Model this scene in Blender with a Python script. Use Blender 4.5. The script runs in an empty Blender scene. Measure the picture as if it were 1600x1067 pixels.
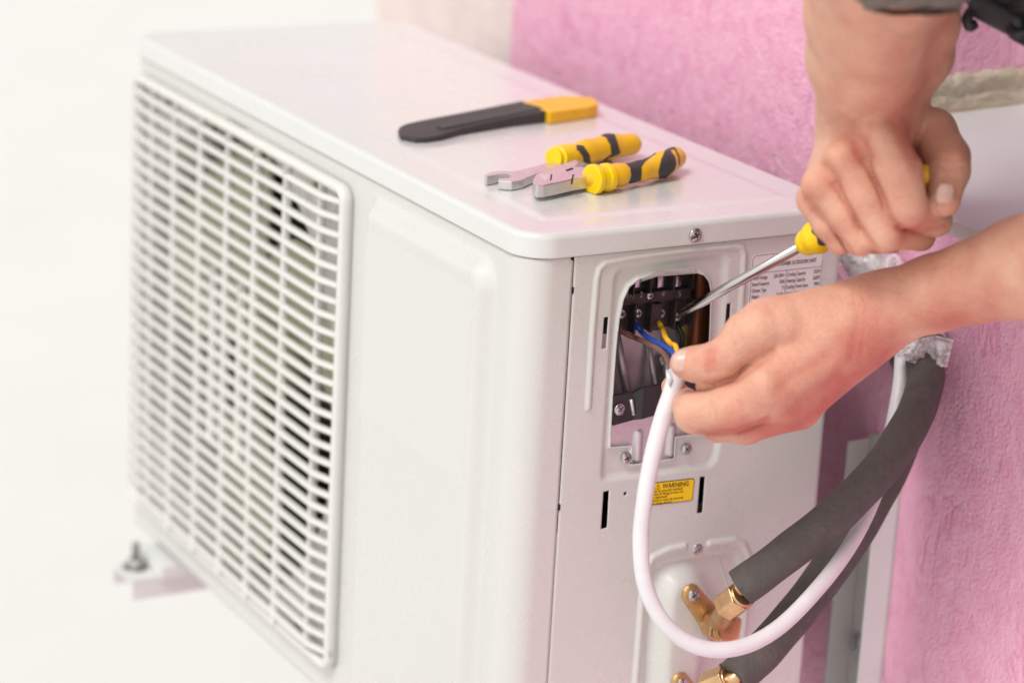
import bpy, bmesh, math, random
import numpy as np
from mathutils import Vector, Matrix
random.seed(7); rng = np.random.default_rng(7)
SC = bpy.context.scene
COL = SC.collection

# ------------------------------------------------------------------ camera
CM = np.array([[0.8706392, -0.4890445, 0.0531307],
               [-0.1025768, -0.286118, -0.952688],
               [0.4811085, 0.8239976, -0.2992701]])       # right, down, forward
CC = np.array([-0.9175322, -1.5569883, 0.5083247])
CF = 4250.53
cam = bpy.data.objects.new('camera', bpy.data.cameras.new('camera'))
COL.objects.link(cam); SC.camera = cam
cam.matrix_world = Matrix(((CM[0][0], -CM[1][0], -CM[2][0], CC[0]), (CM[0][1], -CM[1][1], -CM[2][1], CC[1]),
                           (CM[0][2], -CM[1][2], -CM[2][2], CC[2]), (0, 0, 0, 1)))
cam.data.sensor_width = 36; cam.data.lens = CF / 1600 * 36
cam.data.clip_start = .05; cam.data.clip_end = 500
cam.data.dof.use_dof = True; cam.data.dof.focus_distance = 1.93; cam.data.dof.aperture_fstop = 3.6

# ------------------------------------------------------------------ light
W = bpy.data.worlds.new('World'); SC.world = W; W.use_nodes = True
nt = W.node_tree; bg = nt.nodes['Background']
sky = nt.nodes.new('ShaderNodeTexSky'); sky.sky_type = 'NISHITA'; sky.sun_disc = False
SUN_EL, SUN_AZ = math.radians(56), math.radians(-110)     # azimuth measured from +Y towards +X
sky.sun_elevation = SUN_EL; sky.sun_rotation = SUN_AZ; sky.air_density = 1; sky.dust_density = 1.5; sky.ozone_density = 1
hs = nt.nodes.new('ShaderNodeHueSaturation'); hs.inputs['Saturation'].default_value = .0
nt.links.new(sky.outputs[0], hs.inputs['Color']); wm = nt.nodes.new('ShaderNodeMix'); wm.data_type = 'RGBA'; wm.blend_type = 'MULTIPLY'; wm.inputs[0].default_value = 1; wm.inputs[7].default_value = (1, .995, .975, 1)
nt.links.new(hs.outputs[0], wm.inputs[6]); nt.links.new(wm.outputs[2], bg.inputs['Color'])
bg.inputs['Strength'].default_value = .14
sl = bpy.data.lights.new('sun', 'SUN'); sl.energy = 1.25; sl.angle = math.radians(18); sl.color = (1, .972, .93)
so = bpy.data.objects.new('sun', sl); COL.objects.link(so)
sd = Vector((math.cos(SUN_EL) * math.sin(SUN_AZ), math.cos(SUN_EL) * math.cos(SUN_AZ), math.sin(SUN_EL)))
so.rotation_euler = sd.to_track_quat('Z', 'Y').to_euler(); so.location = (-2, 0, 4)
SC.view_settings.view_transform = 'Standard'; SC.view_settings.look = 'None'
SC.view_settings.exposure = .33; SC.view_settings.gamma = 1
SC.render.engine = 'CYCLES'

# ------------------------------------------------------------------ measuring helpers
def ray(u, v): return CM.T @ np.array([(u - 800) / CF, (v - 533.5) / CF, 1.])
def on(u, v, ax, val):                                     # point of a real plane (x=, y= or z= val) seen at u, v of the photo
    d = ray(u, v); i = 'xyz'.index(ax); return CC + d * ((val - CC[i]) / d[i])
def dp(u, v, d): return CC + ray(u, v) * d                 # point at distance d in front of the camera plane
def sx(u, v):                                              # side panel coordinates (x, z)
    p = on(u, v, 'y', 0); return np.array([p[0], p[2]])

# ------------------------------------------------------------------ materials
def mat(name, col, rough=.5, metal=0, coat=0, bump=0, bscale=200, var=0, vscale=20, sss=0, spec=.5, stretch=None, trans=0, alpha=1, col2=None, coatr=.1, detail=6):
    m = bpy.data.materials.new(name); m.use_nodes = True; t = m.node_tree; b = t.nodes['Principled BSDF']
    b.inputs['Base Color'].default_value = (*col, 1); b.inputs['Roughness'].default_value = rough
    b.inputs['Metallic'].default_value = metal; b.inputs['Coat Weight'].default_value = coat; b.inputs['Coat Roughness'].default_value = coatr
    b.inputs['Specular IOR Level'].default_value = spec
    if trans: b.inputs['Transmission Weight'].default_value = trans
    if alpha < 1: b.inputs['Alpha'].default_value = alpha
    tc = t.nodes.new('ShaderNodeTexCoord'); mp = t.nodes.new('ShaderNodeMapping'); t.links.new(tc.outputs['Object'], mp.inputs[0])
    if stretch: mp.inputs['Scale'].default_value = stretch
    if sss:
        b.inputs['Subsurface Weight'].default_value = sss; b.inputs['Subsurface Radius'].default_value = (1, .3, .15); b.inputs['Subsurface Scale'].default_value = .006
    if var:
        n = t.nodes.new('ShaderNodeTexNoise'); n.inputs['Scale'].default_value = vscale; n.inputs['Detail'].default_value = detail
        t.links.new(mp.outputs[0], n.inputs['Vector'])
        r = t.nodes.new('ShaderNodeValToRGB'); r.color_ramp.elements[0].position = .3; r.color_ramp.elements[1].position = .7
        c2 = col2 if col2 else tuple(c * (1 - var) for c in col)
        r.color_ramp.elements[0].color = (*c2, 1); r.color_ramp.elements[1].color = (*col, 1)
        t.links.new(n.outputs['Fac'], r.inputs[0]); t.links.new(r.outputs[0], b.inputs['Base Color'])
    if bump:
        n = t.nodes.new('ShaderNodeTexNoise'); n.inputs['Scale'].default_value = bscale; n.inputs['Detail'].default_value = 5
        t.links.new(mp.outputs[0], n.inputs['Vector'])
        bp = t.nodes.new('ShaderNodeBump'); bp.inputs['Strength'].default_value = 1; bp.inputs['Distance'].default_value = bump
        t.links.new(n.outputs['Fac'], bp.inputs['Height']); t.links.new(bp.outputs[0], b.inputs['Normal'])
    return m
M = {}
def smudge(m, lo, hi, sc_):                                  # uneven gloss, as on handled enamel
    t = m.node_tree; n = t.nodes.new('ShaderNodeTexNoise'); n.inputs['Scale'].default_value = sc_; n.inputs['Detail'].default_value = 7; n.inputs['Roughness'].default_value = .65
    tc = t.nodes.new('ShaderNodeTexCoord'); t.links.new(tc.outputs['Object'], n.inputs['Vector'])
    r = t.nodes.new('ShaderNodeMapRange'); r.inputs[1].default_value = .35; r.inputs[2].default_value = .68; r.inputs[3].default_value = lo; r.inputs[4].default_value = hi
    t.links.new(n.outputs['Fac'], r.inputs[0]); t.links.new(r.outputs[0], t.nodes['Principled BSDF'].inputs['Roughness']); t.links.new(r.outputs[0], t.nodes['Principled BSDF'].inputs['Coat Roughness'])
M['paint'] = mat('white_enamel', (.63, .632, .60), .30, coat=.5, bump=.00003, bscale=900, coatr=.12, var=.02, vscale=9)
M['lid'] = mat('white_enamel_gloss', (.675, .68, .665), .38, coat=.5, coatr=.16, bump=.00002, bscale=300, var=.02, vscale=12)
M['plastic_white'] = mat('white_plastic', (.70, .69, .66), .42, bump=.00003, bscale=500)
smudge(M['paint'], .2, .42, 14); smudge(M['lid'], .12, .34, 11)
M['inside'] = mat('inside_metal', (.10, .09, .07), .6)
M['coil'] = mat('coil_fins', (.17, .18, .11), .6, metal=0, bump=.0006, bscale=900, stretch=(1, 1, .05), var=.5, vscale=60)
M['fan'] = mat('fan_plastic', (.50, .46, .34), .45)
M['zinc'] = mat('zinc_plate', (.75, .71, .73), .42, metal=.7, bump=.0001, bscale=150, var=.15, vscale=80)
M['steel'] = mat('polished_steel', (.56, .54, .53), .2, metal=1, bump=.00003, bscale=400, stretch=(1, 1, .1))
M['tool_steel'] = mat('tool_steel', (.74, .71, .70), .36, metal=.85, bump=.00006, bscale=350, var=.1, vscale=120)
M['screw'] = mat('screw_steel', (.55, .54, .56), .25, metal=1, bump=.00004, bscale=500)
M['brass'] = mat('brass', (.76, .49, .26), .30, metal=.9, bump=.0002, bscale=260, var=.25, vscale=150)
M['brass_cast'] = mat('cast_brass', (.66, .43, .20), .42, metal=.85, bump=.0005, bscale=420, var=.3, vscale=90)
M['copper'] = mat('copper_face', (.72, .39, .20), .42, metal=.75, bump=.0001, bscale=300)
M['copper_dark'] = mat('copper_tube', (.30, .10, .05), .4, metal=.7)
M['block'] = mat('terminal_plastic', (.035, .027, .026), .45, bump=.00005, bscale=600)
M['black'] = mat('black_metal', (.02, .018, .02), .38, bump=.0001, bscale=300)
M['dark'] = mat('dark_void', (.008, .007, .01), .8)
M['foam'] = mat('grey_foam', (.112, .096, .090), .85, bump=.0016, bscale=260, var=.2, vscale=90, detail=9)
M['cable'] = mat('white_cable', (.74, .72, .74), .38, sss=.1, bump=.00006, bscale=300, var=.1, vscale=50, detail=8)
M['w_blue'] = mat('blue_wire', (.01, .07, .42), .35)
M['w_brown'] = mat('brown_wire', (.17, .08, .06), .4)
M['w_yellow'] = mat('yellow_wire', (.85, .45, .02), .35)
M['w_green'] = mat('yellow_green_wire', (.35, .36, .02), .35)
M['yellow'] = mat('yellow_rubber', (.90, .50, .01), .42, bump=.0001, bscale=500, var=.12, vscale=60)
M['yellow_b'] = mat('bright_yellow_plastic', (.95, .62, .0), .3, sss=.1)
M['grip'] = mat('dark_rubber', (.05, .042, .042), .6, bump=.0002, bscale=700)
M['label'] = mat('label_silver', (.66, .62, .63), .4, var=.04, vscale=40)
M['ink'] = mat('label_ink', (.05, .03, .05), .6)
M['warn'] = mat('warning_yellow', (.95, .62, .0), .45)
M['warnink'] = mat('warning_brown', (.10, .03, .01), .6)
M['numink'] = mat('terminal_numbers', (.35, .31, .31), .6)
M['ground'] = mat('pale_concrete', (.80, .785, .765), .9, bump=.002, bscale=40, var=.04, vscale=3)
M['plain'] = mat('unpainted_plaster', (.82, .68, .66), .9, bump=.002, bscale=90, var=.12, vscale=25)
M['rough'] = mat('rough_plaster', (.47, .36, .26), .95, bump=.006, bscale=45, var=.35, vscale=30, col2=(.62, .54, .44), stretch=(1, 1, 2.4))
M['sill'] = mat('galvanised_sill', (.78, .78, .79), .42, metal=.35, bump=.0002, bscale=300, var=.06, vscale=9)
M['bracket'] = mat('bracket_paint', (.58, .56, .55), .5, bump=.0001, bscale=250, var=.08, vscale=20)
M['bracket_lit'] = mat('bracket_paint_lit', (.70, .71, .70), .5, bump=.0001, bscale=250, var=.05, vscale=20)  # lit copy of the bracket paint: the light is put into its colour
M['wframe'] = mat('white_frame', (.8, .8, .8), .4)
M['shirt'] = mat('grey_shirt', (.20, .165, .145), .95, bump=.0012, bscale=700, var=.25, vscale=300)
M['vest'] = mat('black_vest', (.022, .02, .024), .6, bump=.001, bscale=160, var=.5, vscale=60)
M['buckle'] = mat('grey_webbing', (.06, .055, .06), .4, bump=.0004, bscale=500)
M['nail'] = mat('fingernail', (.76, .46, .385), .28, sss=.3, var=.12, vscale=180)
M['trouser'] = mat('dark_trousers', (.04, .04, .05), .9, bump=.001, bscale=400)

def film_mat():
    m = mat('plastic_film', (.9, .87, .88), .18, bump=.0022, bscale=32, coat=.8)
    b = m.node_tree.nodes['Principled BSDF']; t = m.node_tree
    n = t.nodes.new('ShaderNodeTexNoise'); n.inputs['Scale'].default_value = 38; n.inputs['Detail'].default_value = 3; n.inputs['Distortion'].default_value = 3
    tc = t.nodes.new('ShaderNodeTexCoord'); t.links.new(tc.outputs['Object'], n.inputs['Vector'])
    mr = t.nodes.new('ShaderNodeMapRange'); mr.inputs[1].default_value = .35; mr.inputs[2].default_value = .62; mr.inputs[3].default_value = .22; mr.inputs[4].default_value = .95
    t.links.new(n.outputs['Fac'], mr.inputs[0]); t.links.new(mr.outputs[0], b.inputs['Alpha'])
    return m
M['film'] = film_mat()

def pink_mat():
    m = bpy.data.materials.new('pink_plaster'); m.use_nodes = True; t = m.node_tree; b = t.nodes['Principled BSDF']
    b.inputs['Roughness'].default_value = .75
    tc = t.nodes.new('ShaderNodeTexCoord')
    def noise(scale, st, det=4, dist=0):
        mp = t.nodes.new('ShaderNodeMapping'); mp.inputs['Scale'].default_value = st; t.links.new(tc.outputs['Object'], mp.inputs[0])
        n = t.nodes.new('ShaderNodeTexNoise'); n.inputs['Scale'].default_value = scale; n.inputs['Detail'].default_value = det; n.inputs['Distortion'].default_value = dist
        t.links.new(mp.outputs[0], n.inputs['Vector']); return n
    fine = noise(330, (1, 1, 1), 6); lump = noise(85, (1, 1, .75), 5, .4)
    worm = noise(46, (1, 1, .36), 2, .8)                       # long upright scratches left by the float
    wr = t.nodes.new('ShaderNodeValToRGB'); e = wr.color_ramp.elements
    e[0].position = .44; e[0].color = (1, 1, 1, 1); e[1].position = .56; e[1].color = (1, 1, 1, 1)
    x = wr.color_ramp.elements.new(.50); x.color = (0, 0, 0, 1)
    t.links.new(worm.outputs['Fac'], wr.inputs[0])
    gate = noise(22, (1, 1, .5), 2); gr = t.nodes.new('ShaderNodeMapRange'); gr.inputs[1].default_value = .56; gr.inputs[2].default_value = .64
    t.links.new(gate.outputs['Fac'], gr.inputs[0])
    inv = t.nodes.new('ShaderNodeMath'); inv.operation = 'SUBTRACT'; inv.inputs[0].default_value = 1; t.links.new(wr.outputs[0], inv.inputs[1])
    gm = t.nodes.new('ShaderNodeMath'); gm.operation = 'MULTIPLY'; t.links.new(inv.outputs[0], gm.inputs[0]); t.links.new(gr.outputs[0], gm.inputs[1])
    a1 = t.nodes.new('ShaderNodeMath'); a1.operation = 'MULTIPLY_ADD'; a1.inputs[1].default_value = .8; t.links.new(fine.outputs['Fac'], a1.inputs[0]); t.links.new(lump.outputs['Fac'], a1.inputs[2])
    a2 = t.nodes.new('ShaderNodeMath'); a2.operation = 'MULTIPLY_ADD'; a2.inputs[1].default_value = -.45; t.links.new(gm.outputs[0], a2.inputs[0]); t.links.new(a1.outputs[0], a2.inputs[2])
    bp = t.nodes.new('ShaderNodeBump'); bp.inputs['Strength'].default_value = .9; bp.inputs['Distance'].default_value = .0032
    t.links.new(a2.outputs[0], bp.inputs['Height']); t.links.new(bp.outputs[0], b.inputs['Normal'])
    mx = t.nodes.new('ShaderNodeMix'); mx.data_type = 'RGBA'
    mx.inputs[6].default_value = (.90, .47, .635, 1); mx.inputs[7].default_value = (.82, .33, .51, 1)
    cr = t.nodes.new('ShaderNodeMapRange'); cr.inputs[1].default_value = .42; cr.inputs[2].default_value = .66; cr.inputs[4].default_value = .6
    t.links.new(lump.outputs['Fac'], cr.inputs[0])
    mm = t.nodes.new('ShaderNodeMath'); mm.operation = 'MAXIMUM'; t.links.new(cr.outputs[0], mm.inputs[0]); t.links.new(gm.outputs[0], mm.inputs[1])
    t.links.new(mm.outputs[0], mx.inputs[0]); t.links.new(mx.outputs[2], b.inputs['Base Color'])
    return m
M['pink'] = pink_mat()

def skin_mat():
    m = bpy.data.materials.new('skin'); m.use_nodes = True; t = m.node_tree; b = t.nodes['Principled BSDF']
    b.inputs['Roughness'].default_value = .52; b.inputs['Subsurface Weight'].default_value = .22
    b.inputs['Subsurface Radius'].default_value = (1, .32, .18); b.inputs['Subsurface Scale'].default_value = .0045
    b.inputs['Specular IOR Level'].default_value = .4
    tc = t.nodes.new('ShaderNodeTexCoord')
    at = t.nodes.new('ShaderNodeAttribute'); at.attribute_name = 'flush_shade'  # skin redness, with the shade of the creases added to it
    n = t.nodes.new('ShaderNodeTexNoise'); n.inputs['Scale'].default_value = 38; n.inputs['Detail'].default_value = 7; t.links.new(tc.outputs['Object'], n.inputs['Vector'])
    ad = t.nodes.new('ShaderNodeMath'); ad.operation = 'MULTIPLY_ADD'; ad.inputs[1].default_value = 1.5; ad.inputs[2].default_value = -.60
    t.links.new(n.outputs['Fac'], ad.inputs[0])
    s = t.nodes.new('ShaderNodeMath'); s.operation = 'ADD'; s.use_clamp = True; t.links.new(ad.outputs[0], s.inputs[0]); t.links.new(at.outputs['Fac'], s.inputs[1])
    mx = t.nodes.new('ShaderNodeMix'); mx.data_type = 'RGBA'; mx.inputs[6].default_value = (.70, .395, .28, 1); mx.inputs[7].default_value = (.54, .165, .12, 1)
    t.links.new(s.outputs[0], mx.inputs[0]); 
    sp = t.nodes.new('ShaderNodeTexNoise'); sp.inputs['Scale'].default_value = 420; sp.inputs['Detail'].default_value = 3; t.links.new(tc.outputs['Object'], sp.inputs['Vector'])
    mr = t.nodes.new('ShaderNodeMapRange'); mr.inputs[1].default_value = .3; mr.inputs[2].default_value = .7; mr.inputs[3].default_value = .95; mr.inputs[4].default_value = 1.04
    t.links.new(sp.outputs['Fac'], mr.inputs[0])
    mu = t.nodes.new('ShaderNodeMix'); mu.data_type = 'RGBA'; mu.blend_type = 'MULTIPLY'; mu.inputs[0].default_value = 1
    t.links.new(mx.outputs[2], mu.inputs[6]); t.links.new(mr.outputs[0], mu.inputs[7]); t.links.new(mu.outputs[2], b.inputs['Base Color'])
    v = t.nodes.new('ShaderNodeTexVoronoi'); v.inputs['Scale'].default_value = 520; v.feature = 'DISTANCE_TO_EDGE'; t.links.new(tc.outputs['Object'], v.inputs['Vector'])
    n2 = t.nodes.new('ShaderNodeTexNoise'); n2.inputs['Scale'].default_value = 85; n2.inputs['Detail'].default_value = 6; t.links.new(tc.outputs['Object'], n2.inputs['Vector'])
    a = t.nodes.new('ShaderNodeMath'); a.operation = 'MULTIPLY_ADD'; a.inputs[1].default_value = .55; t.links.new(v.outputs[0], a.inputs[0]); t.links.new(n2.outputs['Fac'], a.inputs[2])
    bp = t.nodes.new('ShaderNodeBump'); bp.inputs['Strength'].default_value = .8; bp.inputs['Distance'].default_value = .0015
    t.links.new(a.outputs[0], bp.inputs['Height']); t.links.new(bp.outputs[0], b.inputs['Normal'])
    return m
M['skin'] = skin_mat()

# ------------------------------------------------------------------ object helpers
def tag(o, label, cat, group=None):
    o['label'] = label; o['category'] = cat
    if group: o['group'] = group
    return o
def thing(name, label, cat, loc=(0, 0, 0), group=None):
    o = bpy.data.objects.new(name, None); COL.objects.link(o); o.location = loc; o.empty_display_size = .05
    return tag(o, label, cat, group)
def link(name, me, m, parent=None, label=None, smooth=True):
    o = bpy.data.objects.new(name, me); COL.objects.link(o)
    if m is not None:
        for k in (m if isinstance(m, (list, tuple)) else [m]): me.materials.append(k)
    if smooth: me.polygons.foreach_set('use_smooth', [True] * len(me.polygons))
    if parent is not None:
        o.parent = parent; off = Vector(parent.matrix_basis.translation)
        q = parent
        while q.parent: q = q.parent; off = off + Vector(q.matrix_basis.translation)
        o.location = -off                                    # meshes are written in world coordinates
    if label: o['label'] = label
    return o
def pymesh(verts, faces):
    me = bpy.data.meshes.new('mesh'); me.from_pydata([tuple(map(float, v)) for v in verts], [], [tuple(int(i) for i in f) for f in faces]); me.update(); return me
def quadmesh(verts, quads):
    me = bpy.data.meshes.new('mesh'); n = len(verts); q = len(quads)
    me.vertices.add(n); me.vertices.foreach_set('co', np.asarray(verts, dtype=np.float32).ravel())
    me.loops.add(q * 4); me.loops.foreach_set('vertex_index', np.asarray(quads, dtype=np.int32).ravel())
    me.polygons.add(q); me.polygons.foreach_set('loop_start', np.arange(0, q * 4, 4, dtype=np.int32)); 
    me.update(calc_edges=True); me.validate(); return me
def join(meshes):                                            # several meshes -> one mesh
    bm = bmesh.new()
    for me in meshes: bm.from_mesh(me)
    out = bpy.data.meshes.new('mesh'); bm.to_mesh(out); bm.free(); return out
def box(x0, x1, y0, y1, z0, z1, bev=0, seg=2):
    bm = bmesh.new(); bmesh.ops.create_cube(bm, size=1)
    for v in bm.verts: v.co = Vector((x0 + (v.co.x + .5) * (x1 - x0), y0 + (v.co.y + .5) * (y1 - y0), z0 + (v.co.z + .5) * (z1 - z0)))
    if bev: bmesh.ops.bevel(bm, geom=bm.edges[:], offset=bev, segments=seg, profile=.5, affect='EDGES')
    me = bpy.data.meshes.new('mesh'); bm.to_mesh(me); bm.free(); return me
def prism(poly, z0, z1, bev=0, ax='z'):                      # polygon extruded; ax: 'z' -> (a,b) = x,y ; 'y' -> (a,b) = x,z
    bm = bmesh.new()
    f = lambda p, h: Vector((p[0], p[1], h)) if ax == 'z' else Vector((p[0], h, p[1]))
    A = [bm.verts.new(f(p, z0)) for p in poly]; B = [bm.verts.new(f(p, z1)) for p in poly]
    bm.faces.new(A); bm.faces.new(B); n = len(poly)
    for i in range(n): bm.faces.new((A[i], A[(i + 1) % n], B[(i + 1) % n], B[i]))
    bmesh.ops.recalc_face_normals(bm, faces=bm.faces)
    if bev: bmesh.ops.bevel(bm, geom=bm.edges[:], offset=bev, segments=2, profile=.5, affect='EDGES')
    me = bpy.data.meshes.new('mesh'); bm.to_mesh(me); bm.free(); return me
def spline(pts, n=12):                                       # Catmull-Rom through rows of any width
    P = np.array(pts, float); P = np.vstack([2 * P[0] - P[1], P, 2 * P[-1] - P[-2]]); out = []
    for i in range(1, len(P) - 2):
        for k in range(n):
            t = k / n; a, b, c, d = P[i - 1:i + 3]
            out.append(.5 * ((2 * b) + (c - a) * t + (2 * a - 5 * b + 4 * c - d) * t * t + (3 * b - a - 3 * c + d) * t ** 3))
    out.append(P[-2]); return np.array(out)
def tube(pts, r, seg=24, cap=True, rfun=None):
    P = np.array(pts, float); n = len(P); R_ = np.broadcast_to(np.array(r, float), (n,)) if np.ndim(r) else np.full(n, r)
    T = np.gradient(P, axis=0); T /= np.linalg.norm(T, axis=1)[:, None]
    u = np.cross(T[0], [0.3, .2, 1.]); u /= np.linalg.norm(u); V = []; F = []
    for i in range(n):
        u = u - T[i] * (u @ T[i]); u /= np.linalg.norm(u); w = np.cross(T[i], u)
        for k in range(seg):
            a = 2 * math.pi * k / seg; rr = R_[i] * (rfun(i, a) if rfun else 1)
            V.append(P[i] + (u * math.cos(a) + w * math.sin(a)) * rr)
    for i in range(n - 1):
        for k in range(seg): F.append((i * seg + k, i * seg + (k + 1) % seg, (i + 1) * seg + (k + 1) % seg, (i + 1) * seg + k))
    if cap: F.append(tuple(range(seg))[::-1]); F.append(tuple((n - 1) * seg + k for k in range(seg)))
    return pymesh(V, F)
def text_mesh(s, size, origin, xd, yd, ext=.00015, bold=0, sx_=1.0):
    cu = bpy.data.curves.new('txt', 'FONT'); cu.body = s; cu.size = size; cu.offset = bold; cu.resolution_u = 3
    o = bpy.data.objects.new('txt', cu); COL.objects.link(o)
    dg = bpy.context.evaluated_depsgraph_get(); me = bpy.data.meshes.new_from_object(o.evaluated_get(dg))
    xd = Vector(xd).normalized(); yd = Vector(yd).normalized(); o_ = Vector(origin)
    for v in me.vertices: v.co = o_ + xd * v.co.x * sx_ + yd * v.co.y
    bpy.data.objects.remove(o); bpy.data.curves.remove(cu); return me

# ------------------------------------------------------------------ signed-distance sculpting
def smin(a, b, k):
    if k <= 0: return np.minimum(a, b)
    h = np.clip(.5 + .5 * (b - a) / k, 0, 1); return b * (1 - h) + a * h - k * h * (1 - h)
def smax(a, b, k): return -smin(-a, -b, k)
def s_cone(P, a, b, ra, rb, sq=None):                        # tapered capsule; sq = (axis vector, factor) flattens it
    a = np.array(a, float); b = np.array(b, float); d = b - a; L = max(d @ d, 1e-12)
    q = P - a.astype(np.float32); t = np.clip(q @ d.astype(np.float32) / L, 0, 1)
    e = q - t[..., None] * d.astype(np.float32)
    if sq is not None:
        ax, f = sq; ax = np.array(ax, np.float32); c = e @ ax; e = e + (c * (1 / f - 1))[..., None] * ax
    return np.sqrt((e * e).sum(-1)) - (ra + (rb - ra) * t)
def s_poly(X, Y, poly):                                      # 2-D polygon, negative inside
    p = np.array(poly, float); n = len(p); d = np.full(X.shape, 1e9); s = np.ones(X.shape)
    for i in range(n):
        a = p[i]; b = p[i - 1]; e = b - a; wx = X - a[0]; wy = Y - a[1]
        t = np.clip((wx * e[0] + wy * e[1]) / (e @ e + 1e-18), 0, 1)
        d = np.minimum(d, (wx - e[0] * t) ** 2 + (wy - e[1] * t) ** 2)
        c1 = Y >= a[1]; c2 = Y < b[1]; c3 = e[0] * wy > e[1] * wx
        s = np.where((c1 & c2 & c3) | (~c1 & ~c2 & ~c3), -s, s)
    return s * np.sqrt(d)
def s_line(X, Y, pts):
    p = np.array(pts, float); d = np.full(X.shape, 1e9)
    for i in range(len(p) - 1):
        a = p[i]; e = p[i + 1] - a; wx = X - a[0]; wy = Y - a[1]
        t = np.clip((wx * e[0] + wy * e[1]) / (e @ e + 1e-18), 0, 1); d = np.minimum(d, (wx - e[0] * t) ** 2 + (wy - e[1] * t) ** 2)
    return np.sqrt(d)
def nets(V, lo, h):                                          # surface nets on a grid of distances
    ins = V < 0; n0, n1, n2 = [k - 1 for k in V.shape]
    C8 = [(i, j, k) for i in (0, 1) for j in (0, 1) for k in (0, 1)]
    sub = lambda A, c: A[c[0]:c[0] + n0, c[1]:c[1] + n1, c[2]:c[2] + n2]
    cnt = sum(sub(ins, c).astype(np.int8) for c in C8); act = (cnt > 0) & (cnt < 8)
    idx = np.argwhere(act); acc = np.zeros((len(idx), 3)); num = np.zeros(len(idx))
    cv = {c: V[idx[:, 0] + c[0], idx[:, 1] + c[1], idx[:, 2] + c[2]] for c in C8}
    for c in C8:
        for ax in range(3):
            if c[ax]: continue
            d = list(c); d[ax] = 1; d = tuple(d); a = cv[c]; b = cv[d]; m = (a < 0) != (b < 0)
            t = np.where(m, a / np.where(m, a - b, 1), 0); p = np.tile(np.array(c, float), (len(idx), 1)); p[:, ax] += t
            acc[m] += p[m]; num += m
    verts = (idx + acc / num[:, None]) * h + lo
    vid = -np.ones(act.shape, np.int64); vid[act] = np.arange(len(idx)); Q = []
    for ax in range(3):
        o1, o2 = [k for k in range(3) if k != ax]
        a = np.swapaxes(ins, 0, ax) if ax else ins
        sl0 = [slice(1, -1)] * 3; sl0[ax] = slice(0, -1); sl1 = list(sl0); sl1[ax] = slice(1, None)
        A = ins[tuple(sl0)]; B = ins[tuple(sl1)]
        for flip, mk in ((0, A & ~B), (1, ~A & B)):
            e = np.argwhere(mk); base = e.copy(); base[:, o1] += 1; base[:, o2] += 1
            def cell(d1, d2):
                c = base.copy(); c[:, o1] -= d1; c[:, o2] -= d2; return vid[c[:, 0], c[:, 1], c[:, 2]]
            q = [cell(1, 1), cell(0, 1), cell(0, 0), cell(1, 0)]
            if (ax == 1) != bool(flip): q = q[::-1]
            Q.append(np.stack(q, 1))
    return verts, np.vstack(Q)
def sculpt(fn, lo, hi, h, cam_space=False, smooth=1):
    lo = np.array(lo, float); hi = np.array(hi, float); n = np.maximum(((hi - lo) / h).astype(int) + 2, 4)
    g = np.stack(np.meshgrid(*[lo[i] + h * np.arange(n[i]) for i in range(3)], indexing='ij'), -1).astype(np.float32)
    V = fn(g).astype(np.float32); v, q = nets(V, lo, h)
    q = q[(q >= 0).all(1)]; us = np.unique(q); mp = -np.ones(len(v), int); mp[us] = np.arange(len(us)); v = v[us]; q = mp[q]
    for _ in range(smooth):
        s = np.zeros_like(v); c = np.zeros(len(v))
        for a, b in ((0, 1), (1, 2), (2, 3), (3, 0)):
            np.add.at(s, q[:, a], v[q[:, b]]); np.add.at(s, q[:, b], v[q[:, a]]); np.add.at(c, q[:, a], 1); np.add.at(c, q[:, b], 1)
        v = .5 * v + .5 * s / np.maximum(c, 1)[:, None]
    if cam_space: v = CC + v @ CM
    return quadmesh(v, q)
def cj(u, v, d): return np.array([(u - 800) / CF * d, (v - 533.5) / CF * d, d])     # photo direction at distance d, in camera axes

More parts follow.
